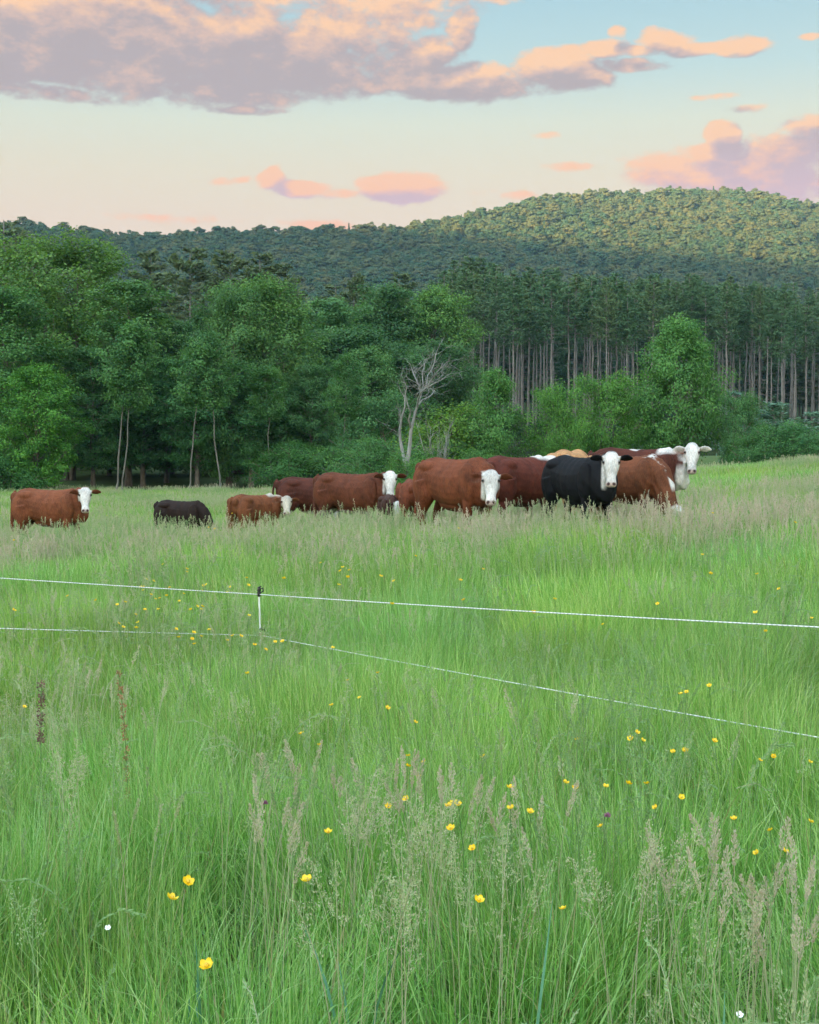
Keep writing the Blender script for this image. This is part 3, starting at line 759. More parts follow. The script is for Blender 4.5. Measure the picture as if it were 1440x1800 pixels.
def bare_bush():
    rs = np.random.RandomState(31); p = at(772, 806, 59.0); z0 = gz(p.x, p.y)
    e = empty('bare_bush', (p.x, p.y, z0)); tag(e, 'thin grey leafless bush behind the back of the largest cow', 'bush')
    H = at(772, 745, 59.0).z - z0
    for k in range(12):
        mb = MB(); a = k * 2.4; top = np.array([math.cos(a) * H * .5 * rs.rand(), math.sin(a) * H * .45 * rs.rand(), H * (.75 + .25 * rs.rand())])
        st = limb((0, 0, -.1), top, 6, .04, rs); tube(mb, st, np.linspace(.022, .006, 6), 4)
        for q in range(14):
            i = rs.randint(2, 6); d = unit(top + rs.randn(3) * 1.2); tube(mb, limb(st[i], st[i] + d * (.3 + .4 * rs.rand()), 3, .03, rs), [.008, .006, .003], 3)
        obj('stem', mb.mesh('stem', MAT['deadwood'], True), e)
bare_bush()

# ------------------------------------------------------------------ cattle
def coat_material():
    m, T, b, out = material('cattle_coat')
    a = T.new('ShaderNodeAttribute', attribute_type='GEOMETRY', attribute_name='tone')
    tc = T.new('ShaderNodeTexCoord')
    v = T.vmath('MULTIPLY', tc.outputs['Object'], (1.0, 1.0, .35))
    n = T.noise(v, 55, 5, .7); n2 = T.noise(tc.outputs['Object'], 4.5, 4, .6)
    k = T.math('ADD', T.smooth(n, .3, .7, .74, 1.22), T.smooth(n2, .3, .7, -.24, .24))
    T.l.new(T.vmath('MULTIPLY', a.outputs['Color'], T.comb(k, k, k)), b.inputs['Base Color'])
    b.inputs['Roughness'].default_value = .7; b.inputs['Specular IOR Level'].default_value = .16
    b.inputs['Sheen Weight'].default_value = .0
    bp = T.new('ShaderNodeBump'); bp.inputs['Strength'].default_value = .35; bp.inputs['Distance'].default_value = .012
    T.l.new(T.math('ADD', n, T.math('MULTIPLY', n2, .8)), bp.inputs['Height']); T.l.new(bp.outputs[0], b.inputs['Normal'])
    return m
MAT['coat'] = coat_material()
def plain(name, c, rough=.5, spec=.5):
    m, T, b, out = material(name)
    n = T.noise(T.new('ShaderNodeTexCoord').outputs['Object'], 40, 3)
    T.l.new(T.mix(n, tuple(x * .8 for x in c), tuple(min(1, x * 1.2) for x in c)), b.inputs['Base Color'])
    b.inputs['Roughness'].default_value = rough; b.inputs['Specular IOR Level'].default_value = spec; return m
MAT['eye'] = plain('eye', (.006, .005, .004), .12, .6)

def rings_mesh(mb, rings, close=True):
    """loft closed rings (n, k, 3) with end caps"""
    R = np.asarray(rings); n, k, _ = R.shape; v = R.reshape(-1, 3)
    i, j = np.meshgrid(np.arange(n - 1), np.arange(k), indexing='ij'); i, j = i.ravel(), j.ravel(); j2 = (j + 1) % k
    f = np.stack([i * k + j, (i + 1) * k + j, (i + 1) * k + j2, i * k + j2], 1)
    mb.add(v, f)
    for q, fl in ((0, True), (n - 1, False)):
        c = R[q].mean(0); vv = np.concatenate([R[q], [c]]); a = np.arange(k); b = (a + 1) % k
        mb.add(vv, np.stack([a, b, np.full(k, k)] if fl else [b, a, np.full(k, k)], 1))

def sup(k, e):
    t = np.arange(k) * 2 * math.pi / k; c, s = np.cos(t), np.sin(t)
    return np.sign(c) * np.abs(c) ** e, np.sign(s) * np.abs(s) ** e

def bez(p0, p1, p2, p3, n):
    t = np.linspace(0, 1, n)[:, None]; return (1 - t) ** 3 * p0 + 3 * t * (1 - t) ** 2 * p1 + 3 * t * t * (1 - t) * p2 + t ** 3 * p3

def cow_mesh(poll, fdir, dors, seed=0, calf=False, fat=1.0, step=0.0, ear_tilt=0.0):
    """one continuous body; poll, face direction and dorsal direction of the head in body space"""
    rs = np.random.RandomState(seed)
    mb = MB(); K = 24
    cx, cs = sup(K, .90)
    S = [(-.97, 1.15, .98, .09), (-.91, 1.25, .86, .18), (-.76, 1.325, .76, .250), (-.55, 1.355, .71, .285), (-.30, 1.325, .635, .295), (-.02, 1.315, .575, .325),
         (.25, 1.315, .560, .325), (.45, 1.335, .575, .285), (.60, 1.355, .60, .24), (.75, 1.29, .63, .20), (.90, 1.15, .68, .175), (.97, 1.08, .80, .10)]
    if calf: S = [(x, zt, zb + .10 * (1 - abs(x)), w * .82) for x, zt, zb, w in S]
    S = [(x * .86, zt, zb, w) for x, zt, zb, w in S]
    rings = []
    for x, zt, zb, w in S:
        w *= fat; zb = zb if fat <= 1 else zb - (fat - 1) * .3
        z = np.where(cs > 0, (zt + zb) / 2 + cs * (zt - zb) / 2, (zt + zb) / 2 + cs * (zt - zb) / 2)
        y = w * cx * np.where(cs > .35, 1 - (cs - .35) * (.42 if x > .3 or x < -.35 else .30), 1)
        rings.append(np.stack([np.full(K, x), y, z], 1))
    rings_mesh(mb, rings)
    # hip bones and shoulder mass
    def blob(c, r, n=10, m=14):
        th = np.linspace(.05, math.pi - .05, n); ph = np.arange(m) * 2 * math.pi / m
        R = [np.stack([c[0] + r[0] * math.cos(t) * np.ones(m), c[1] + r[1] * math.sin(t) * np.cos(ph), c[2] + r[2] * math.sin(t) * np.sin(ph)], 1) for t in th]
        rings_mesh(mb, R[::-1])
    for s in (-1, 1):
        blob((-.47, s * .165 * fat, 1.195), (.20, .13, .105)); blob((-.54, s * .19 * fat, .93), (.25, .125, .34)); blob((.49, s * .215 * fat, .97), (.16, .10, .30))
        blob((-.78, s * .09, 1.16), (.08, .075, .11))
    blob((.72, 0, .80), (.13, .12, .17)); blob((.10, 0, .645), (.45, .21, .12))
    # neck
    poll, fdir, dors = np.array(poll, float), unit(np.array(fdir, float)), np.array(dors, float)
    dors = unit(dors - fdir * (dors @ fdir)); side = np.cross(dors, fdir)
    nb = poll + fdir * .10 - dors * .10
    path = bez(np.array([.45, 0, 1.03]), np.array([.74, 0, 1.08]), nb - unit(fdir * .35 + np.array([.4, 0, .15])) * .28, nb, 9)
    tan = unit(np.gradient(path, axis=0)); R = []
    for i in range(9):
        t = i / 8; sd = unit(np.cross(np.array([0, 0, 1.0]), tan[i]) * (1 - t) + side * t + 1e-6); up = np.cross(tan[i], sd)
        w = np.interp(t, [0, .45, 1], [.22, .145, .10]) * (.85 if calf else 1); h = np.interp(t, [0, .45, 1], [.32, .235, .13]) * (.85 if calf else 1)
        R.append(path[i] + np.outer(cx * w, sd) + np.outer(cs * h, up))
    rings_mesh(mb, R)
    # dewlap
    # head
    H = [(-.085, .035, -.005, -.060), (-.06, .078, .022, -.095), (-.015, .108, .044, -.145), (.05, .125, .054, -.185), (.12, .136, .050, -.205), (.19, .120, .034, -.205), (.27, .092, .014, -.182),
         (.345, .076, -.002, -.155), (.41, .079, -.008, -.142), (.46, .088, -.016, -.135), (.495, .078, -.030, -.120), (.515, .045, -.055, -.095)]
    if calf: H = [(x * .86, w, a, b) for x, w, a, b in H]
    else: H = [(x * .95, w * .93, a, b * .95) for x, w, a, b in H]
    R = []
    for x, w, zt, zb in H:
        R.append(poll + fdir * x + np.outer(cx * w, side) + np.outer((zt + zb) / 2 + cs * (zt - zb) / 2, dors))
    rings_mesh(mb, R)
    def hl(x, y, z): return poll + fdir * x + side * y + dors * z
    for s in (-1, 1):    # brow and jaw, nostril wings
        pass
    # ears
    ears = []
    for s in (-1, 1):
        base, dirn = hl(.035, s * .10, -.035), unit(side * s * 1.0 - fdir * (.02 + ear_tilt * s) - dors * .28 + np.array([0, 0, .05]))
        ears.append((base, dirn)); nrm = unit(fdir * .75 + dors * .35); nrm = unit(nrm - dirn * (nrm @ dirn)); br = np.cross(dirn, nrm); R = []
        for t, w in ((0, .026), (.2, .045), (.45, .066), (.7, .060), (.9, .035), (1.0, .012)):
            R.append(base + dirn * t * .225 + np.outer(cx * .018, nrm) + np.outer(cs * w, br) - nrm * .02 * math.sin(t * 3))
        rings_mesh(mb, R)
    def capped(pts, rad, k):
        tmp = MB(); tube(tmp, pts, rad, k); rings_mesh(mb, tmp.v[0].reshape(len(pts), k, 3)[:, ::-1])
    # legs
    def leg(pts, rad):
        p = np.array(pts, float); t = np.linspace(0, len(p) - 1, len(p) * 3); pp = np.stack([np.interp(t, np.arange(len(p)), p[:, d]) for d in range(3)], 1)
        capped(pp, np.interp(t, np.arange(len(p)), rad), 12)
    for s in (-1, 1):
        d = step * s
        leg([(.50, s * .17, .86), (.48, s * .185, .66), (.475 + d * .5, s * .18, .40), (.475 + d, s * .18, .14), (.50 + d, s * .18, .06), (.53 + d, s * .18, .0)], [.115, .085, .056, .045, .056, .062])
        leg([(-.52, s * .17, .98), (-.48, s * .185, .76), (-.66 - d * .5, s * .175, .50), (-.64 - d, s * .17, .16), (-.61 - d, s * .17, .07), (-.58 - d, s * .17, .0)], [.18, .135, .064, .047, .058, .064])
    # tail
    capped(bez(np.array([-.78, 0, 1.27]), np.array([-.93, 0, 1.26]), np.array([-.91, .02, .8]), np.array([-.88, .03, .42]), 12), np.array([.045, .038, .032, .028, .026, .025, .025, .028, .036, .045, .042, .02]), 8)
    return mb, (poll, fdir, side, dors, ears)

def remesh(mb, voxel):
    me = mb.mesh('raw', None); o = bpy.data.objects.new('raw', me); COL.objects.link(o)
    r = o.modifiers.new('r', 'REMESH'); r.mode = 'VOXEL'; r.voxel_size = voxel; r.use_smooth_shade = True
    s = o.modifiers.new('s', 'SMOOTH'); s.factor = .5; s.iterations = 3
    dg = bpy.context.evaluated_depsgraph_get()
    out = bpy.data.meshes.new_from_object(o.evaluated_get(dg), depsgraph=dg)
    bpy.data.objects.remove(o); bpy.data.meshes.remove(me)
    out.polygons.foreach_set('use_smooth', np.ones(len(out.polygons), dtype=bool))
    return out

def cow(px, Y, heading, scale, coat, label, look='camera', poll=(1.12, 0, 1.42), pitch=58, seed=0, calf=False, fat=1.0, white=(), face=1.0, roll=0.0, step=.05, name='cow', sink=0.0, facecol=(.53, .525, .50), yaw=None, earcol=None):
    p = at(px, 850, Y); x, y = p.x, p.y
    th = RAD(heading); e = empty(name, (x, y, gz(x, y) - sink), th, scale)
    if yaw is None:                                  # face the camera
        hx, hy = x + scale * (poll[0] * math.cos(th) - poll[1] * math.sin(th)), y + scale * (poll[0] * math.sin(th) + poll[1] * math.cos(th))
        wa = math.atan2(-hy, -hx) - th
    else: wa = RAD(yaw)
    ph = RAD(pitch); f = np.array([math.cos(wa) * math.cos(ph), math.sin(wa) * math.cos(ph), -math.sin(ph)])
    d = np.array([math.cos(wa) * math.sin(ph), math.sin(wa) * math.sin(ph), math.cos(ph)])
    sd = np.cross(d, f); d = d * math.cos(roll) + sd * math.sin(roll)
    mb, (po, fd, sd, do, ears) = cow_mesh(poll, f, d, seed, calf, fat, step)
    me = remesh(mb, .0135); n = len(me.vertices)
    co = np.empty(n * 3, np.float32); me.vertices.foreach_get('co', co); co = co.reshape(-1, 3).astype(float)
    nrm = np.empty(n * 3, np.float32); me.vertices.foreach_get('normal', nrm); nrm = nrm.reshape(-1, 3)
    bodyw = np.clip((np.linalg.norm(co - po - fd * .25, axis=1) - .30) / .15, 0, 1)
    rel = .011 * vnoise(co[:, 0] * 4.2 + co[:, 1] * 2, co[:, 2] * 3.4, seed + 70) + .005 * np.sin(co[:, 0] * 42 + co[:, 2] * 9) * np.clip(1 - abs(co[:, 0] - .08) / .33, 0, 1) * np.clip((co[:, 2] - .7) / .2, 0, 1)
    neckf = np.clip((co[:, 0] - .42) / .12, 0, 1); rel = rel + .006 * neckf * np.sin((co[:, 0] * .8 + co[:, 2] * .5) * 48 + 3 * vnoise(co[:, 0] * 5, co[:, 2] * 5, seed + 3))
    co = co + nrm * (rel * bodyw)[:, None]; me.vertices.foreach_set('co', co.astype(np.float32).ravel()); me.update()
    nz = vnoise(co[:, 0] * 7 + co[:, 2] * 3, co[:, 2] * 7 + co[:, 1] * 9, seed + 5)
    nf = vnoise(co[:, 0] * 30, co[:, 2] * 30 + co[:, 1] * 25, seed + 9)
    col = np.tile(np.array(coat, float), (n, 1))
    h = co - po; hx, hy, hz = h @ fd, h @ sd, h @ do
    sm = lambda v, a, b: np.clip((v - a) / (b - a), 0, 1)[:, None]
    def paint(m, c): col[:] = col * (1 - m) + np.array(c) * m
    W3 = np.array(facecol)
    inhead = sm(hx + nz * .02, -.075, -.03) * sm(.152 - np.abs(hy) + nz * .012, 0, .02) * sm(.56 * (.86 if calf else .95) - hx, 0, .02) * sm(hz + .225 + nz * .03 + .06 * np.clip(.2 - hx, 0, .2) / .2, 0, .04) * sm(.12 - hz, 0, .02)
    lf = (.86 if calf else .95)
    if face: paint(inhead * face, W3)
    ear = np.zeros((n, 1))
    for (eb, ed) in ears:
        tt = (co - eb) @ ed; dd = np.linalg.norm(co - eb - np.outer(np.clip(tt, 0, .225), ed), axis=1); ear = np.maximum(ear, sm(.085 - dd, 0, .015) * sm(tt, .015, .045))
    paint(ear, earcol if earcol is not None else np.array(coat) * .75)
    inner = ear * sm((co - po) @ unit(fd * .7 + do * .4), .01, .03) * sm(np.abs(hy), .15, .18) * sm(.30 - np.abs(hy), 0, .04)
    paint(inner * .6, np.array(coat) * .5 + np.array((.10, .06, .05)))
    muz = sm(hx / lf, .435, .47) * inhead * sm(hz, -.115, -.09)
    paint(muz * .75, (.40, .28, .24) if face else (.03, .028, .028))
    nos = sm(.028 - np.hypot(hx / lf - .475, np.abs(hy) - .042), 0, .008) * sm(hz, -.07, -.05)
    paint(nos, (.05, .03, .03))
    mouth = sm(.010 - np.abs(hz + .105 + .02 * np.abs(hy) / .08), 0, .006) * sm(hx / lf, .40, .42) * inhead
    paint(mouth * .8, (.10, .06, .055))
    for s in (-1, 1):
        eyed = np.linalg.norm(h - (fd * .125 * lf + sd * s * .122 - do * .012), axis=1); paint(sm(.042 - eyed, 0, .012) * .75, (.16, .09, .07) if face else (.02, .02, .02))
    for (kind, amt) in white:
        if kind == 'crest': m = sm(co[:, 0] + nz * .05, .30, .38) * sm(co[:, 2] - 1.24 + nz * .05, 0, .05) * (1 - inhead)
        elif kind == 'neckback': m = sm(hx + .42 + nz * .05, 0, .05) * sm(hz + .10 + nz * .05, -.06, .02) * sm(co[:, 0], .4, .5)
        elif kind == 'belly': m = sm(.62 - co[:, 2] + nz * .03, 0, .03) * sm(co[:, 2], .40, .46) * sm(.6 - np.abs(co[:, 0] + .05), 0, .1)
        elif kind == 'brisket': m = sm(co[:, 0] + nz * .06, .62, .68) * sm(.98 - co[:, 2] + nz * .06, 0, .05)
        elif kind == 'throat': m = sm(co[:, 0] + nz * .05, .60, .66) * sm(-.10 - hz + nz * .04, 0, .05)
        elif kind == 'blotch': m = sm(co[:, 0] + nz * .05, .30, .36) * sm(nz + nf * .45, -.02, .12) * sm(.085 - np.abs(co[:, 1] + .03 + nz * .03), 0, .02) * sm(co[:, 2], .75, .85)
        elif kind == 'patch': m = sm(.12 - np.hypot(co[:, 0] + .05, (co[:, 1]) * 1.0) + nz * .03, 0, .02) * sm(co[:, 2], 1.22, 1.26)
        elif kind == 'tail': m = sm(-.82 - co[:, 0], 0, .02) * sm(.60 - co[:, 2], 0, .05)
        paint(m * amt, W3)
    dark = sm(.16 - co[:, 2], 0, .03); paint(dark, (.03, .025, .02))
    col *= (1 + nf * .06)[:, None]
    a = me.attributes.new('tone', 'FLOAT_COLOR', 'POINT'); a.data.foreach_set('color', np.concatenate([np.clip(col, 0, 1), np.ones((n, 1))], 1).astype(np.float32).ravel())
    me.materials.clear(); me.materials.append(MAT['coat'])
    obj('body', me, e)
    for s in (-1, 1):
        eb = MB(); th2 = np.linspace(.1, math.pi - .1, 6); ph2 = np.arange(8) * math.pi / 4
        R = [np.stack([.020 * math.cos(t) + 0 * ph2, .020 * math.sin(t) * np.cos(ph2), .020 * math.sin(t) * np.sin(ph2)], 1) for t in th2]
        rings_mesh(eb, R[::-1]); o = obj('eye', eb.mesh('eye', MAT['eye'], True), e)
        o.location = po + fd * .122 * lf + sd * s * .119 - do * .004
    return tag(e, label, 'calf' if calf else 'cow', 'herd of cattle in the pasture')

RED, BROWN, MAROON, BLACK = (.132, .040, .0175), (.092, .0285, .0135), (.064, .0185, .011), (.004, .005, .007)
def build_cows():
    cow(88, 28.0, -14, .99, (.150, .049, .021), 'lone brown cow with white face standing at far left of the herd', poll=(.92, -.24, 1.33), seed=1, pitch=62)
    cow(320, 25.5, -24, .69, (.016, .009, .007), 'dark brown calf grazing with its head down in the grass', poll=(1.12, -.05, .62), pitch=55, yaw=-10, calf=True, face=0, seed=2, name='calf')
    cow(449, 23.7, 52, .71, (.145, .052, .022), 'small tan brown calf with dirty white face beside the dark red cow', poll=(.58, -.50, 1.24), calf=True, seed=3, white=[('crest', .9)], facecol=(.42, .40, .34), pitch=60, name='calf')
    cow(553, 29.5, 4, 1.0, MAROON, 'dark red cow half hidden behind the large red cow with white face', poll=(.98, .2, 1.15), pitch=55, yaw=20, seed=4, white=[('belly', .9)])
    cow(621, 27.4, -28, 1.03, BROWN, 'large red brown cow with white face beside the white-headed calf', poll=(.90, -.14, 1.33), seed=5, white=[('belly', .5)], pitch=62)
    cow(686, 24.8, -82, .63, (.045, .020, .014), 'dark calf with pale white face half sunk in grass left of the largest cow', poll=(.85, .12, 1.16), calf=True, seed=6, facecol=(.42, .44, .42), pitch=50, name='calf')
    cow(724, 24.3, 96, .82, (.13, .038, .018), 'brown calf seen from behind, mostly hidden by the largest cow', poll=(1.0, 0, 1.0), yaw=0, pitch=50, calf=True, seed=7, face=0, name='calf')
    cow(803, 20.4, -52, 1.0, RED, 'largest red brown cow with white face in the middle of the herd', poll=(.84, -.06, 1.12), seed=8, fat=1.0, pitch=60, white=[('tail', .7)])
    cow(911, 21.8, 46, 1.0, (.090, .024, .015), 'maroon cow with white neck stripe, head hidden behind the black cow', poll=(.92, -.30, 1.30), yaw=-75, pitch=50, seed=9, white=[('crest', 1.0), ('neckback', 1.0)], earcol=(.35, .26, .22))
    cow(1020, 19.7, -66, .94, BLACK, 'black cow with bright white face in front of the right-hand group', poll=(.88, .0, 1.36), seed=10, pitch=64)
    cow(1003, 23.0, 70, 1.06, (.40, .22, .10), 'pale tan cow whose back shows above the black cow', poll=(1.1, 0, .95), yaw=0, pitch=55, seed=11, face=0)
    cow(1102, 20.8, -46, .93, (.118, .041, .018), 'brown cow grazing with white blotches down its lowered neck', poll=(1.08, -.10, .50), pitch=55, yaw=-5, seed=12, white=[('blotch', 1.0)])
    cow(1122, 24.4, -18, 1.06, MAROON, 'maroon cow with white head and white shoulder crest at the right of the herd', poll=(.90, -.10, 1.37), seed=13, white=[('crest', 1.0), ('throat', 1.0), ('patch', .8)], earcol=(.20, .10, .07), pitch=60)
build_cows()

# ------------------------------------------------------------------ meadow grass
def grass_material(name, stops, trans=.30, dry=(.34, .30, .17)):
    m, T, b, out = material(name)
    (r, g, bl), _ = tone_of(T)
    ti = T.new('ShaderNodeAttribute', attribute_type='INSTANCER', attribute_name='tint')
    oi = T.new('ShaderNodeObjectInfo')
    c = T.ramp(r, stops)
    cool = T.mix(1.0, c, (.84, 1.0, 1.18), 'MULTIPLY'); warm = T.mix(1.0, c, (1.15, 1.0, .75), 'MULTIPLY')
    c = T.mix(ti.outputs['Fac'], cool, warm)
    k = T.math('MULTIPLY_ADD', oi.outputs['Random'], .5, .75); c = T.vmath('MULTIPLY', c, T.comb(k, k, k))
    c = T.mix(T.smooth(bl, 0, 1), c, dry)
    T.l.new(c, b.inputs['Base Color']); b.inputs['Roughness'].default_value = .5; b.inputs['Specular IOR Level'].default_value = .3
    tr = T.new('ShaderNodeBsdfTranslucent'); T.l.new(T.mix(1.0, c, (1.1, 1.1, .6), 'MULTIPLY'), tr.inputs[0])
    ms = T.new('ShaderNodeMixShader'); ms.inputs[0].default_value = trans
    T.l.new(b.outputs[0], ms.inputs[1]); T.l.new(tr.outputs[0], ms.inputs[2]); T.l.new(ms.outputs[0], out.inputs[0])
    return m
MAT['grass'] = grass_material('grass_blade', [(0, (.092, .245, .038)), (.35, (.208, .425, .092)), (.75, (.375, .570, .205)), (1, (.545, .670, .380))], .42)
def seed_mat(name, inst):
    m, T, b, out = material(name); (r, g, bl), _ = tone_of(T)
    if inst:
        ti = T.new('ShaderNodeAttribute', attribute_type='INSTANCER', attribute_name='tint'); r = T.math('ADD', r, T.math('MULTIPLY_ADD', ti.outputs['Fac'], .9, -.5), clamp=True)
    c = T.ramp(r, [(0, (.25, .41, .17)), (.4, (.41, .49, .26)), (.75, (.53, .51, .36)), (1, (.58, .50, .39))])
    T.l.new(c, b.inputs['Base Color']); b.inputs['Roughness'].default_value = .6; b.inputs['Specular IOR Level'].default_value = .2
    tr = T.new('ShaderNodeBsdfTranslucent'); T.l.new(c, tr.inputs[0]); ms = T.new('ShaderNodeMixShader'); ms.inputs[0].default_value = .35
    T.l.new(b.outputs[0], ms.inputs[1]); T.l.new(tr.outputs[0], ms.inputs[2]); T.l.new(ms.outputs[0], out.inputs[0]); return m
MAT['seed'] = seed_mat('grass_seed_head', True); MAT['seed_near'] = seed_mat('clump_seed_head', False)

def blades(mb, n, radius, L, width, rs, lean=.25, curve=.9, seg=5, dry=.04, spread=1.0):
    """n curved tapering grass blades round the origin"""
    a = rs.rand(n) * 6.283; rr = np.sqrt(rs.rand(n)) * radius
    base = np.stack([rr * np.cos(a), rr * np.sin(a), np.full(n, -.02)], 1)
    az = a + rs.randn(n) * 1.1; h = np.stack([np.cos(az), np.sin(az)], 1)
    ln = L * (.45 + .65 * rs.rand(n)); al0 = np.abs(rs.randn(n)) * lean * spread; cv = curve * rs.rand(n) ** 1.8
    fa = rs.rand(n) * 6.283; w = width * (.6 + .7 * rs.rand(n))
    pts = [base]; p = base.copy()
    for k in range(seg):
        t = (k + .5) / seg; al = al0 + cv * t * t * 2.0
        p = p + np.stack([h[:, 0] * np.sin(al), h[:, 1] * np.sin(al), np.cos(al)], 1) * (ln / seg)[:, None]; pts.append(p)
    side = np.stack([-np.sin(fa), np.cos(fa), 0 * fa], 1)
    V = []; prof = np.interp(np.linspace(0, 1, seg + 1), [0, .3, .75, 1], [.7, 1, .7, 0.06])
    for k in range(seg + 1):
        V += [pts[k] - side * (w * prof[k] * .5)[:, None], pts[k] + side * (w * prof[k] * .5)[:, None]]
    V = np.stack(V, 1)                               # n, 2(seg+1), 3
    m = 2 * (seg + 1); off = (np.arange(n) * m)[:, None]
    F = np.concatenate([off + np.array([2 * k, 2 * k + 1, 2 * k + 3, 2 * k + 2]) for k in range(seg)], 0)
    tone = np.zeros((n, m, 4)); tone[:, :, 0] = np.clip(rs.rand(n) * .85 + .05, 0, 1)[:, None]; tone[:, :, 2] = (rs.rand(n) < dry)[:, None] * .75
    mb.add(V.reshape(-1, 3), F, tone.reshape(-1, 4))

def spikelets(mb, c, d, ln, wd, rs, t0=.5, tv=.5):
    n = len(c); d = unit(d); nr = unit(np.cross(d, rs.randn(n, 3)))
    tone = np.stack([np.clip(t0 + tv * (rs.rand(n) - .5), 0, 1), rs.rand(n), np.zeros(n), np.zeros(n)], 1)
    leaf_quads(mb, c, nr, d, ln * (.7 + .6 * rs.rand(n)), wd * (.7 + .6 * rs.rand(n)), tone)

def stalk_path(H, lean, droop, rs, n=9):
    a = rs.rand() * 6.283; p = [np.array([0, 0, -.02])]
    for k in range(n):
        t = (k + .5) / n; al = lean * (.4 + .6 * t) + droop * max(0, t - .55) ** 1.6 * 4
        p.append(p[-1] + np.array([math.cos(a) * math.sin(al), math.sin(a) * math.sin(al), math.cos(al)]) * H / n)
    return np.array(p)

def on_path(path, t):
    i = np.clip(t, 0, .9999) * (len(path) - 1); j = i.astype(int); w = (i - j)[:, None]
    return path[j] * (1 - w) + path[j + 1] * w, unit(path[j + 1] - path[j])

def seed_stalk(sm, hm, kind, H, rs, fat=1.0, n_mul=1.0, tone=None, hs=1.0):
    """adds a flowering stalk: stem to sm, seed head to hm"""
    if kind == 'arch': path = stalk_path(H, .25 + .2 * rs.rand(), 1.4, rs)
    else: path = stalk_path(H, .05 + .16 * rs.rand(), .10 + .25 * rs.rand(), rs)
    g = .35 + .3 * rs.rand()
    tube(sm, path, np.linspace(.0018, .0010, len(path)) * fat, 3, (g, 0, .1, 0))
    t0 = .55 if tone is None else tone
    if kind == 'plume':
        L = (.06 + .04 * rs.rand()) * hs; n = int(110 * n_mul); u = rs.rand(n); c, d = on_path(path, 1 - L / H * (1 - u))
        rad = .0095 * hs ** .5 * np.sin(np.clip(u, 0, 1) * 2.6 + .35) * (.7 + .6 * rs.rand()) ; rad = np.maximum(rad, .003) * (fat ** .5)
        q = unit(np.cross(d, rs.randn(n, 3)))
        spikelets(hm, c + q * (rad * rs.rand(n) ** .5)[:, None], d + q * .45, .008 * fat, .0032 * fat, rs, t0 + .18)
    elif kind == 'panicle':
        L = (.09 + .05 * rs.rand()) * hs; nb = int(15 * n_mul) + 4
        for k in range(nb):
            u = k / nb; c, d = on_path(path, np.array([1 - L / H * (1 - u)])); a = unit(np.cross(d[0], rs.randn(3)))
            bl = (.036 * (1 - u) ** .7 + .006) * (.6 + .7 * rs.rand()); e = c[0] + unit(d[0] * .8 + a) * bl
            m = max(4, int(11 * n_mul * (bl / .05) ** .5)); s = (.3 + .7 * rs.rand(m))[:, None]
            spikelets(hm, c[0] * (1 - s) + e * s + rs.randn(m, 3) * .0035, np.tile(d[0] + a * .8, (m, 1)) + rs.randn(m, 3) * .4, .0065 * fat, .0026 * fat, rs, t0)
    elif kind == 'spike':
        L = .05 + .05 * rs.rand(); n = int(80 * n_mul); u = rs.rand(n); c, d = on_path(path, 1 - L / H * (1 - u)); q = unit(np.cross(d, rs.randn(n, 3)))
        spikelets(hm, c + q * .0035 * fat ** .5, d + q * .6, .0065 * fat, .0035 * fat, rs, t0 - .3)
    else:
        L = .18; n = int(34 * n_mul) + 6; u = np.linspace(0, 1, n); c, d = on_path(path, 1 - L / H * (1 - u)); q = unit(np.cross(d, rs.randn(n, 3)))
        spikelets(hm, c + q * .004, d + q * .5 + np.array([0, 0, -.2]), .016 * fat, .0042 * fat, rs, t0 - .35)

KINDS = ['plume', 'panicle', 'spike', 'arch']
def wedge(n, y0, y1, margin, rs):
    """random points in the strip of meadow the camera can see, with some margin to the sides"""
    y = np.sqrt(rs.rand(n) * (y1 ** 2 - y0 ** 2) + y0 ** 2); x = (rs.rand(n) * 2 - 1) * (y * .335 + margin)
    return x, y

def area(y0, y1, margin): return .335 * (y1 ** 2 - y0 ** 2) + 2 * margin * (y1 - y0)
def field_limit(x):      # far edge of the pasture
    return np.interp(x, [-60, -30, -12, 0, 8, 15, 22, 60], [86, 86, 83, 78, 70, 60, 60, 66])

def patches(x, y):
    warm = .5 + .55 * vnoise(x / 1.6, y / 2.6, 31) + .35 * vnoise(x / .5, y / .7, 32)
    seedy = vnoise(x / 1.9, y / 3.2, 41) + .5 * vnoise(x / .6, y / .8, 42)
    return np.clip(warm, 0, 1), seedy

def merge(mb, one, sh):
    off = mb.n; mb.v += [v + sh for v in one.v]; mb.a += one.a
    for kk in (3, 4): mb.f[kk] += [f + off for f in one.f[kk]]
    mb.n += one.n

def lie(x, y, rs, jit):
    """rotations that lay a patch on the slope of the ground, spun at random"""
    n = len(x); th = rs.rand(n) * 6.283; e = .3
    gx = (ground_z(x + e, y) - ground_z(x - e, y)) / (2 * e); gy = (ground_z(x, y + e) - ground_z(x, y - e)) / (2 * e)
    lx, ly = gx * np.cos(th) + gy * np.sin(th), -gx * np.sin(th) + gy * np.cos(th)
    return np.stack([ly + rs.randn(n) * jit, -lx + rs.randn(n) * jit, th], 1)

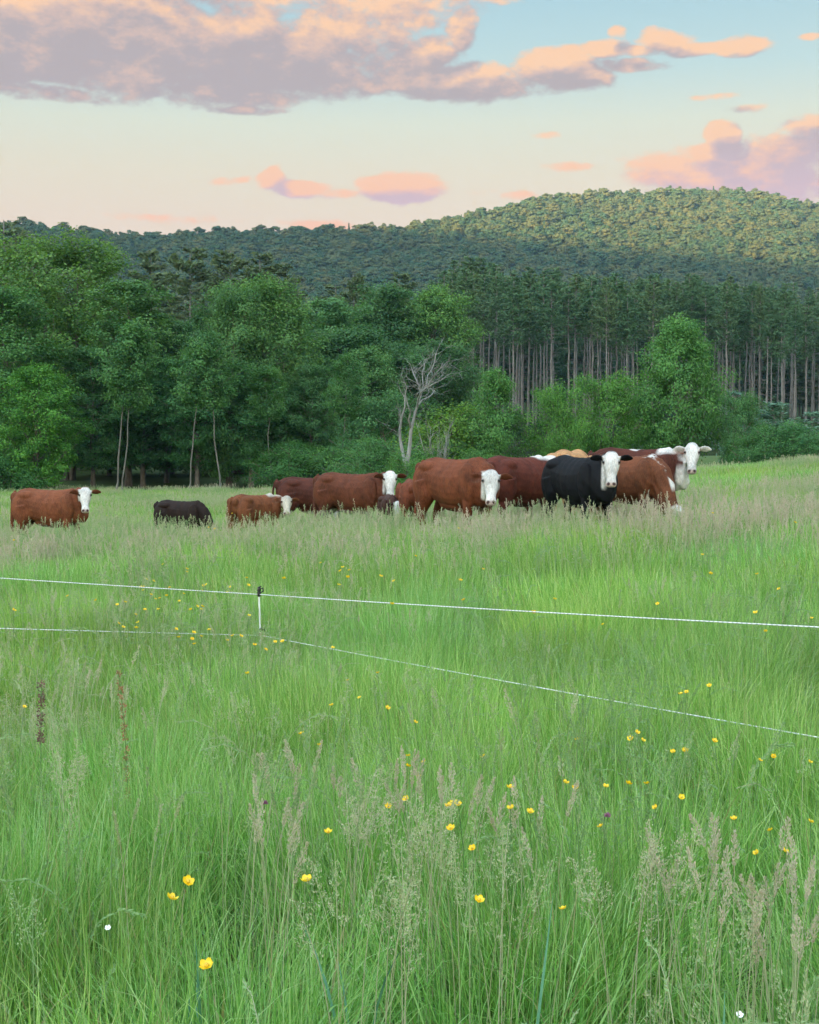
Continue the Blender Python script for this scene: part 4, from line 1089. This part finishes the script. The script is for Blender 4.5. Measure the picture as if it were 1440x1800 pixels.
def build_meadow():
    rs = np.random.RandomState(9)
    # --- leafy grass in three ranges, laid as small patches of many blades
    protos, recs = [], []
    def proto(mb): protos.append(obj('k', mb.mesh('grass_patch', MAT['grass']), link=False)); return len(protos) - 1
    near, mid, far = [], [], []
    for k in range(9):
        mb = MB(); r = np.random.RandomState(100 + k); R = .30
        blades(mb, 660, R, .50, .0042, r, .24, .8); blades(mb, 300, R, .58, .0020, r, .14, .5); blades(mb, 110, R, .44, .0085, r, .3, 1.1); blades(mb, 26, R, .34, .016, r, .4, 1.3, 6)
        blades(mb, 300, R, .52, .0032, r, .45, 1.7, 6, .12); blades(mb, 260, R, .30, .0052, r, .4, .9); near.append(proto(mb))
    for k in range(7):
        mb = MB(); r = np.random.RandomState(200 + k)
        blades(mb, 840, .62, .44, .0078, r, .22, .75, 4); blades(mb, 220, .62, .52, .005, r, .14, .4, 3); mid.append(proto(mb))
    for k in range(5):
        mb = MB(); r = np.random.RandomState(300 + k)
        blades(mb, 1120, 1.3, .46, .018, r, .2, .6, 3, .08); far.append(proto(mb))
    for (y0, y1, mg, dn, ids, jit) in ((1.0, 9.5, 1.6, 6.8, near, .05), (9.5, 31, 2.5, 2.3, mid, .04), (31, 92, 5, .68, far, .015)):
        n = int(area(y0, y1, mg) * dn); x, y = wedge(n, y0, y1, mg, rs)
        k = y < field_limit(x); x, y = x[k], y[k]; n = len(x)
        warm, seedy = patches(x, y); s = (.80 + .4 * rs.rand(n)) * (1 + .28 * vnoise(x / .9, y / .9, 51)) * (1 - .14 * np.clip((y - 15) / 3, 0, 1) * np.clip((32 - y) / 3, 0, 1)) * (1 - .19 * np.clip(1 - abs(y - 6.6) / 2.6, 0, 1))
        recs.append((np.stack([x, y, ground_z(x, y) - .01], 1), lie(x, y, rs, jit), np.stack([np.ones(n), np.ones(n), s], 1), np.array(ids)[rs.randint(0, len(ids), n)], np.clip(warm + .12 * rs.randn(n), 0, 1)))
    cat = [np.concatenate([r[i] for r in recs]) for i in range(5)]
    print('count grass', len(cat[0]))
    scatter('meadow_grass', protos, *cat, 'tall green meadow grass filling the pasture', 'grass')
    # --- flowering grasses
    protos2, recs = [], []
    def proto2(mb): protos2.append(obj('k', mb.mesh('grass_stalks', MAT['seed']), link=False)); return len(protos2) - 1
    nearc, midc, farc = [], [], []
    for q in range(12):
        mb = MB(); r = np.random.RandomState(400 + q); mix = [[.05, .65, .15, .15], [.35, .35, .15, .15], [.10, .40, .35, .15], [.10, .40, .10, .40]][q % 4]
        for s in range(26):
            one = MB(); H = (.44 + .30 * r.rand() ** 1.2); seed_stalk(one, one, KINDS[r.choice(4, p=mix)], H, r, tone=.3 + .4 * r.rand()); a, rr = r.rand() * 6.283, .30 * math.sqrt(r.rand()); merge(mb, one, np.array([rr * math.cos(a), rr * math.sin(a), 0]))
        nearc.append(proto2(mb))
    for q in range(8):
        mb = MB(); r = np.random.RandomState(500 + q)
        for s in range(32):
            one = MB(); seed_stalk(one, one, KINDS[[0, 1, 1, 2, 0, 1, 3, 0][s % 8]], .44 + .24 * r.rand() + (.12 if s < 3 else 0), r, 2.1, .34, hs=1.3); merge(mb, one, np.array([r.randn() * .26, r.randn() * .26, 0]))
        midc.append(proto2(mb))
    for q in range(5):
        mb = MB(); r = np.random.RandomState(600 + q)
        for s in range(88):
            one = MB(); seed_stalk(one, one, KINDS[[0, 1][s % 2]], .44 + .2 * r.rand(), r, 4.2, .14, hs=1.5); merge(mb, one, np.array([r.randn() * .65, r.randn() * .65, 0]))
        farc.append(proto2(mb))
    for (y0, y1, mg, dn, rng) in ((1.2, 9.5, 1.4, 5.6, 0), (9.5, 31, 2.5, 2.5, 1), (31, 90, 5, .55, 2)):
        n = int(area(y0, y1, mg) * dn); x, y = wedge(n, y0, y1, mg, rs); warm, seedy = patches(x, y)
        p = np.clip((.62 if rng == 0 else .34) + .75 * seedy, .10, 1)
        if rng == 1: p = np.clip(p + .35 * np.clip((y - 11) / 4, 0, 1), 0, 1)
        k = (rs.rand(n) < p) & (y < field_limit(x)); x, y, warm = x[k], y[k], warm[k]; n = len(x)
        idx = np.array([nearc, midc, farc][rng])[rs.randint(0, [12, 8, 5][rng], n)]
        s = .84 + .32 * rs.rand(n)
        s = s * (1 - .20 * np.clip(1 - abs(y - 6.6) / 2.6, 0, 1)) * (1 - .10 * np.clip((y - 15) / 3, 0, 1) * np.clip((32 - y) / 3, 0, 1))
        recs.append((np.stack([x, y, ground_z(x, y)], 1), lie(x, y, rs, .04), np.stack([np.ones(n), np.ones(n), s], 1), idx,
                     np.clip((.26 if rng == 0 else .34 + .26 * np.clip((y - 12) / 2, 0, 1) * np.clip((23 - y) / 3, 0, 1)) + .2 * rs.randn(n) + .9 * np.clip(vnoise(x / 2.2, y / 3.5, 61), -.25, .6), 0, 1)))
    cat = [np.concatenate([r[i] for r in recs]) for i in range(5)]
    print('count stalks', len(cat[0]))
    scatter('flowering_grass', protos2, *cat, 'pinkish tan seed heads of flowering grasses over the meadow', 'grass')
build_meadow()

# ------------------------------------------------------------------ electric fence
def fence():
    MAT['wire'] = m = material('white_polywire'); m, T, b, out = m; MAT['wire'] = m
    tcn = T.new('ShaderNodeTexCoord'); wv = T.new('ShaderNodeTexWave', wave_type='BANDS', bands_direction='X'); wv.inputs['Scale'].default_value = 22; wv.inputs['Distortion'].default_value = 1.5
    T.l.new(tcn.outputs['Object'], wv.inputs['Vector'])
    T.l.new(T.mix(T.smooth(wv.outputs['Fac'], .2, .5), (.44, .50, .50), (.72, .74, .73)), b.inputs['Base Color']); b.inputs['Roughness'].default_value = .5
    MAT['rod'] = plain('white_fibreglass', (.74, .76, .75), .4); MAT['clip'] = plain('black_plastic', (.012, .012, .013), .45)
    Y = 8.3; pt, pl = at(455.5, 1042, Y), at(458, 1118, Y)
    x, y = pt.x, pt.y; g = gz(x, y)
    e = empty('electric_fence', (x, y, g)); tag(e, 'white two-strand electric fence on a thin post with black clips', 'fence')
    L = lambda v: np.array([v.x - x, v.y - y, v.z - g])
    mb = MB(); tube(mb, [(.010, 0, -.1), tuple(L(at(458, 1118, Y))), tuple(L(at(455, 1032, Y)))], [.0055, .0055, .005], 10); obj('post', mb.mesh('post', MAT['rod'], True), e)
    def clip(c, hh):
        mb = MB(); k = 10; t = np.arange(k) * 2 * math.pi / k
        R = [np.stack([c[0] + r * np.cos(t), c[1] + r * np.sin(t), np.full(k, c[2] + z)], 1) for z, r in ((-hh, .008), (-hh * .9, .011), (-.006, .012), (0, .009), (.006, .012), (hh * .8, .011), (hh, .006))]
        rings_mesh(mb, R[::-1] if False else R)
        tube(mb, [c + np.array([.008, -.008, hh * .5]), c + np.array([.024, -.012, hh * .8]), c + np.array([.026, -.012, .004]), c + np.array([.012, -.012, -.004])], [.0045, .005, .005, .004], 6)
        tube(mb, [c + np.array([.0, -.012, hh * .9]), c + np.array([.016, -.014, hh * 1.15])], [.006, .004], 6)
        obj('insulator', mb.mesh('insulator', MAT['clip'], True), e)
    ct, c2 = L(at(455.5, 1040, Y)), L(at(458.5, 1111, Y)); clip(ct, .030); clip(c2, .024)
    def wire(pts, sag, nm='wire'):
        out = []
        for a, b2, s in zip(pts[:-1], pts[1:], sag):
            t = np.linspace(0, 1, 40)[:, None]; p = a * (1 - t) + b2 * t; p[:, 2] -= s * 4 * (t * (1 - t))[:, 0]; out.append(p[:-1])
        out.append(np.array([pts[-1]])); mb = MB(); tube(mb, np.concatenate(out), .0027, 7); obj(nm, mb.mesh('wire', MAT['wire'], True), e)
    def ext(a, b2, k): return a + (b2 - a) * k
    ta, tl, tr = L(at(456, 1045, Y)), L(at(0, 1014, 8.05)), L(at(1440, 1096, 5.0))
    la, ll, lr = L(at(459, 1117, Y)), L(at(0, 1103, 8.05)), L(at(1440, 1290, 5.0))
    wire([ext(ta, tl, 2.6), ta, ext(ta, tr, 1.55)], [.008, .015]); wire([ext(la, ll, 2.6), la, ext(la, lr, 1.55)], [.006, .015])
fence()

# ------------------------------------------------------------------ flowers standing in the grass
def petal_material(name, a, b2):
    m, T, b, out = material(name); oi = T.new('ShaderNodeObjectInfo'); c = T.mix(oi.outputs['Random'], a, b2)
    T.l.new(c, b.inputs['Base Color']); b.inputs['Roughness'].default_value = .3; b.inputs['Specular IOR Level'].default_value = .5
    tr = T.new('ShaderNodeBsdfTranslucent'); T.l.new(c, tr.inputs[0]); ms = T.new('ShaderNodeMixShader'); ms.inputs[0].default_value = .3
    T.l.new(b.outputs[0], ms.inputs[1]); T.l.new(tr.outputs[0], ms.inputs[2]); T.l.new(ms.outputs[0], out.inputs[0]); return m
MAT['petal'] = petal_material('yellow_petal', (.92, .62, .010), (.95, .72, .035))
MAT['stamen'] = plain('stamen', (.62, .42, .03), .6); MAT['stem'] = plain('flower_stem', (.10, .22, .06), .5)
MAT['white_petal'] = plain('white_petal', (.8, .8, .78), .5); MAT['clover'] = plain('clover_floret', (.36, .15, .27), .6)
MAT['dock'] = plain('dock_seed', (.17, .10, .085), .8); MAT['sorrel'] = plain('sorrel_seed', (.32, .17, .08), .8)
MAT['blue_leaf'] = plain('blue_green_leaf', (.10, .27, .16), .45)

def petal_mesh():
    mb = MB(); V, F = [], []; U = np.linspace(0, 1, 5); Wd = [.25, .8, 1.0, .85, .3]
    for i, u in enumerate(U):
        for j in (-1, 0, 1):
            V.append((.0020 + .0125 * u * (1 - .18 * u), j * .0062 * Wd[i], .0075 * u * u + .0012 * abs(j)))
    for i in range(4):
        for j in range(2): F.append((i * 3 + j, (i + 1) * 3 + j, (i + 1) * 3 + j + 1, i * 3 + j + 1))
    mb.add(V, F); return mb
def stamp(mb, src, M):
    M = np.array(M); off = mb.n
    for v, a in zip(src.v, src.a): mb.v.append(v @ M[:3, :3].T + M[:3, 3]); mb.a.append(a); mb.n += len(v)
    for k in (3, 4): mb.f[k] += [f + off for f in src.f[k]]
def ball(mb, c, r, n=5, m=8):
    th = np.linspace(.15, math.pi - .15, n); ph = np.arange(m) * 2 * math.pi / m
    rings_mesh(mb, [np.stack([c[0] + r * math.sin(t) * np.cos(ph), c[1] + r * math.sin(t) * np.sin(ph), np.full(m, c[2] - r * math.cos(t))], 1) for t in th][::-1] if False else
               [np.stack([c[0] + r * math.sin(t) * np.cos(ph), c[1] + r * math.sin(t) * np.sin(ph), np.full(m, c[2] + r * math.cos(t))], 1) for t in th])
_pm = petal_mesh()
PETAL = _pm.mesh('petal', MAT['petal'], True)
_fl = MB()
for k in range(5): stamp(_fl, _pm, Matrix.Rotation(k * 2 * math.pi / 5, 4, 'Z'))
FLOWER = _fl.mesh('flower_head', MAT['petal'], True)
_c = MB(); ball(_c, (0, 0, .0035), .0042); CENTRE = _c.mesh('centre', MAT['stamen'], True)
STEMS = []
for k in range(4):
    mb = MB(); r = np.random.RandomState(700 + k); p = limb((r.randn() * .05, r.randn() * .05, -1.0), (0, 0, 0), 6, .012, r); tube(mb, p, np.linspace(.0017, .0011, 6), 4)
    if k % 2: tube(mb, limb(p[3], p[3] + np.array([.04, .02, .16]), 4, .004, r), .0009, 3)
    STEMS.append(mb.mesh('stem', MAT['stem'], True))

def flower_at(px, py, h):
    Y = 6.0
    for _ in range(30):
        p = at(px, py, Y); sl = (CAM_H - p.z) / Y
        Y = .5 * Y + .5 * max(1.6, (CAM_H - (gz(p.x, p.y) + h)) / max(sl, .01))
    return at(px, py, Y)

def buttercup(px, py, label, h, rs, near=False, scale=1.0):
    p = flower_at(px, py, h); g = gz(p.x, p.y); hh = p.z - g
    e = empty('buttercup', (p.x, p.y, g)); tag(e, label, 'flower', 'yellow buttercups in the meadow')
    s = obj('stem', STEMS[rs.randrange(4)], e, (0, 0, hh)); s.scale = (1, 1, hh); s.rotation_euler = (0, 0, rs.random() * 6.28)
    rot = Euler((rs.uniform(.1, .75) , rs.uniform(-.4, .4), rs.random() * 6.28 if not near else rs.uniform(-.6, .6)))
    sc = scale * rs.uniform(.85, 1.1)
    if near:
        f = obj('flower_head', CENTRE, e, (0, 0, hh)); f.rotation_euler = rot; f.scale = (sc,) * 3
        for k in range(5):
            q = obj('petal', PETAL, f); q.rotation_euler = (0, 0, k * 2 * math.pi / 5 + rs.uniform(-.12, .12)); 
    else:
        f = obj('flower_head', FLOWER, e, (0, 0, hh)); f.rotation_euler = rot; f.scale = (sc,) * 3
        c = obj('centre', CENTRE, f)

def flowers():
    rs = random.Random(12)
    near = [(364, 1699, 'lowest buttercup of all, alone near the bottom left'), (539, 1548, 'upright cup-shaped buttercup left of the bottom middle'),
            (302, 1580, 'paler half-open buttercup at lower left, lower of a pair'), (330, 1551, 'small buttercup at lower left, upper of a pair'),
            (793, 1457, 'wide open buttercup directly below the buttercup trio in the centre'), (788, 1417, 'leftmost bloom of the buttercup trio in the centre'),
            (798, 1411, 'middle bloom of the buttercup trio in the centre'), (806, 1415, 'rightmost bloom of the buttercup trio in the centre'),
            (683, 1418, 'flat open buttercup left of the central trio'), (714, 1405, 'small buttercup between the flat open one and the central trio'),
            (932, 1428, 'buttercup right of centre, the right of two at the same height'), (898, 1421, 'buttercup right of centre, the left of two at the same height'),
            (897, 1385, 'buttercup right above a pair right of centre'), (577, 1463, 'pale ragged yellow bloom above the upright cup-shaped buttercup'),
            (831, 1492, 'small buttercup low right of the central trio'), (842, 1583, 'single buttercup low in the grass below the central group'),
            (1120, 1288, 'upper bloom of the cluster right of centre under the lower wire'), (1109, 1299, 'left lower bloom of the cluster under the lower wire'),
            (1247, 1206, 'bright buttercup just above the lower wire at right'), (1256, 1303, 'round buttercup standing below the lower wire at right'),
            (1183, 1322, 'left of two buttercups side by side below the lower wire'), (1204, 1320, 'right of two buttercups side by side below the lower wire'),
            (1012, 1385, 'open buttercup right of the centre, larger of two neighbours'), (994, 1376, 'small buttercup right of the centre, smaller of two neighbours'),
            (585, 1139, 'bright buttercup touching the lower wire right of the post'), (497, 1128, 'right bloom of a pair beside the foot of the fence post'),
            (484, 1129, 'left bloom of a pair beside the foot of the fence post'), (681, 1245, 'lone buttercup below the lower wire in the middle')]
    for (px, py, lab) in near: buttercup(px, py, lab, .60, rs, True, 1.0 if py > 1500 else .8)
    small = [(1197, 1220), (1207, 1217), (1056, 1453), (1336, 1337), (1360, 1330), (1424, 1340), (1152, 1420), (1105, 1378), (1137, 1378), (1065, 1383), (1015, 1300), (1198, 1402), (1425, 1445),
             (1290, 1440), (1354, 1460), (1380, 1497), (467, 1142), (435, 1184), (632, 1227), (745, 1340), (735, 1365), (718, 1329), (717, 1347), (562, 1310), (530, 1290), (990, 1598), (730, 1270),
             (43, 1243), (1346, 1110), (1060, 1098), (1427, 1087), (583, 1240), (850, 1330), (1130, 1302), (612, 1196), (664, 1183), (1330, 1500)]
    for (px, py) in small: buttercup(px, py, 'small yellow buttercup scattered in the near grass below the fence wires', .58, rs, False, .72)
    for k in range(46):
        px, py = (rs.gauss(255, 75), rs.gauss(1046, 26)) if k < 30 else (rs.uniform(180, 480), rs.uniform(1080, 1140))
        buttercup(max(5, px), max(985, py), 'tiny yellow buttercup in the drift beyond the fence left of the post', .62, rs, False, .8)
    for k in range(34):
        buttercup(rs.uniform(10, 1430), rs.uniform(900, 1080), 'tiny yellow buttercup dotted in the grass between fence and cattle', .68, rs, False, 1.0)
    # two clover heads and two small white flowers
    for (px, py, lab) in [(1068, 1434, 'pink clover head right of centre among buttercups'), (466, 1412, 'faded pink clover head left of centre')]:
        p = flower_at(px, py, .5); g = gz(p.x, p.y); e = empty('clover', (p.x, p.y, g)); tag(e, lab, 'flower', 'clover heads')
        s = obj('stem', STEMS[0], e, (0, 0, p.z - g)); s.scale = (1, 1, p.z - g)
        mb = MB(); r = np.random.RandomState(px); n = 90; q = unit(r.randn(n, 3)); q[:, 2] = np.abs(q[:, 2]) * 1.2 - .3; spikelets(mb, q * .007, q + np.array([0, 0, .4]), .009, .003, r)
        h = mb.mesh('flower_head', MAT['clover']); obj('flower_head', h, e, (0, 0, p.z - g))
    for (px, py, lab) in [(1300, 1785, 'tiny white flower at the bottom right'), (190, 1632, 'tiny white flower low at left')]:
        p = flower_at(px, py, .42); g = gz(p.x, p.y); e = empty('white_flower', (p.x, p.y, g)); tag(e, lab, 'flower', 'small white flowers')
        s = obj('stem', STEMS[2], e, (0, 0, p.z - g)); s.scale = (1, 1, p.z - g)
        f = _fl.mesh('flower_head', MAT['white_petal'], True); o = obj('flower_head', f, e, (0, 0, p.z - g)); o.scale = (.6,) * 3; o.rotation_euler = (.6, 0, 0)
flowers()

def seed_clumps():
    spec = [(560, 1285, 6, 'plume', .75, 'leaning pinkish seed-head clump left of centre'), (590, 1335, 6, 'panicle', .70, 'open brownish seed-head clump left of centre, beside the leaning one'),
            (700, 1295, 5, 'plume', .75, 'tall pale seed spikes left of the buttercup trio'), (745, 1360, 9, 'panicle', .60, 'dense grey seed-head clump around the buttercup trio'),
            (800, 1330, 6, 'plume', .70, 'upright pale seed spikes above the buttercup trio'), (945, 1345, 4, 'plume', .72, 'two-pronged pale seed head right of the buttercup trio'),
            (1205, 1410, 5, 'plume', .75, 'tan seed-head clump right of centre'), (1320, 1410, 6, 'plume', .75, 'tall tan seed-head clump near the right edge'),
            (1320, 1500, 7, 'plume', .70, 'dense tan seed-head clump low near the right edge'), (1410, 1460, 6, 'plume', .72, 'broad grey seed-head clump at the right edge'),
            (1140, 1440, 6, 'panicle', .65, 'brownish open seed-head clump right of centre'), (450, 1310, 5, 'spike', .3, 'pale green seed spikes at left of centre'),
            (470, 1370, 6, 'plume', .66, 'greyish seed spikes with a pink clover at left of centre'), (120, 1290, 4, 'panicle', .65, 'greyish seed head at far left below the dock stalk'),
            (640, 1480, 7, 'panicle', .55, 'low grey panicles below centre'), (860, 1440, 7, 'panicle', .45, 'feathery grey green panicles right of the trio'),
            (186, 1370, 3, 'spike', .8, 'dark narrow seed spike at lower left'), (1000, 1720, 6, 'arch', .4, 'arching nodding grass heads at the bottom right of centre'),
            (500, 1650, 5, 'arch', .45, 'arching nodding grass heads at the bottom left of centre'), (1240, 1600, 6, 'arch', .45, 'nodding pale grass heads at the lower right')]
    for i, (px, py, n, kind, tone, lab) in enumerate(spec):
        r = np.random.RandomState(900 + i); p = flower_at(px, py, .72); g = gz(p.x, p.y); H = p.z - g
        e = empty('seed_grass_clump', (p.x, p.y, g)); tag(e, lab, 'grass', 'flowering grass clumps near the camera')
        for k in range(int(n * 1.6)):
            sm, hm = MB(), MB(); seed_stalk(sm, hm, kind, H * (.84 + .18 * r.rand() if k else 1.0), r, .95, 1.3, tone - .10, 1.15 if kind in ('plume', 'panicle') else 1.0)
            off = (r.randn() * .045, r.randn() * .06, 0)
            s = obj('stem', sm.mesh('stem', MAT['seed_near'], True), e, off); obj('seed_head', hm.mesh('seed_head', MAT['seed_near']), e, off)
    # dock and sorrel stalks, broad blue-green leaves
    for (px, py, hgt, mat, wd, lab, cat) in [(68, 1192, .74, 'dock', .016, 'dark brown dock stalk at far left below the fence', 'plant'), (228, 1170, .80, 'sorrel', .012, 'speckled reddish sorrel stalk at left below the fence', 'plant')]:
        r = np.random.RandomState(px); p = flower_at(px, py, hgt); g = gz(p.x, p.y); H = p.z - g; e = empty('dock_plant', (p.x, p.y, g)); tag(e, lab, cat)
        path = stalk_path(H, .06, .1, r); sm = MB(); tube(sm, path, np.linspace(.003, .0015, len(path)), 5); obj('stem', sm.mesh('stem', MAT['stem'], True), e)
        hm = MB(); n = 420; u = r.rand(n); u = .72 + .28 * u if mat == 'dock' else .45 + .55 * u; k2 = (np.sin(u * 70) > -.75); c, d = on_path(path, u[k2]); q = unit(r.randn(len(c), 3))
        spikelets(hm, c + q * (wd * r.rand(len(c)) ** .6)[:, None], q + d * .4, .010, .006, r); obj('seed_head', hm.mesh('seed_head', MAT[mat]), e)
    for (px, py, hgt, n, lab) in [(630, 1575, .55, 3, 'broad dark blue green grass blade below centre'), (350, 1640, .42, 4, 'broad blue green leaves at lower left beside the lowest buttercup'), (1272, 1745, .40, 5, 'broad blue green leaves at the bottom right'),
                                  (918, 1580, .55, 3, 'broad dark green blades right of the bottom middle')]:
        r = np.random.RandomState(px); p = flower_at(px, py, hgt); g = gz(p.x, p.y); e = empty('broad_grass', (p.x, p.y, g)); tag(e, lab, 'grass', 'broad-leaved grasses')
        for k in range(n):
            mb = MB(); blades(mb, 1, .02, (p.z - g) * 1.05, .011, r, .10, .5, 7); obj('blade', mb.mesh('blade', MAT['blue_leaf']), e)
seed_clumps()

# ------------------------------------------------------------------ evening haze: one closed box of thin air round everything
def haze():
    mb = MB(); x0, x1, y0, y1, z0, z1 = -2700, 2700, -2700, 2700, -60, 262
    v = [(x, y, z) for z in (z0, z1) for y in (y0, y1) for x in (x0, x1)]
    mb.add(v, [(0, 2, 3, 1), (4, 5, 7, 6), (0, 1, 5, 4), (2, 6, 7, 3), (0, 4, 6, 2), (1, 3, 7, 5)])
    m = bpy.data.materials.new('haze'); m.use_nodes = True; T = NT(m.node_tree)
    for nd in list(T.n): T.n.remove(nd)
    out = T.new('ShaderNodeOutputMaterial'); pv = T.new('ShaderNodeVolumePrincipled')
    pv.inputs['Color'].default_value = (.42, .74, 1.0, 1); pv.inputs['Density'].default_value = HAZE; pv.inputs['Anisotropy'].default_value = 0.0
    T.l.new(pv.outputs[0], out.inputs['Volume'])
    o = obj('haze', mb.mesh('haze', m)); tag(o, 'thin evening haze in the air over the valley', 'haze', kind='stuff')
haze()
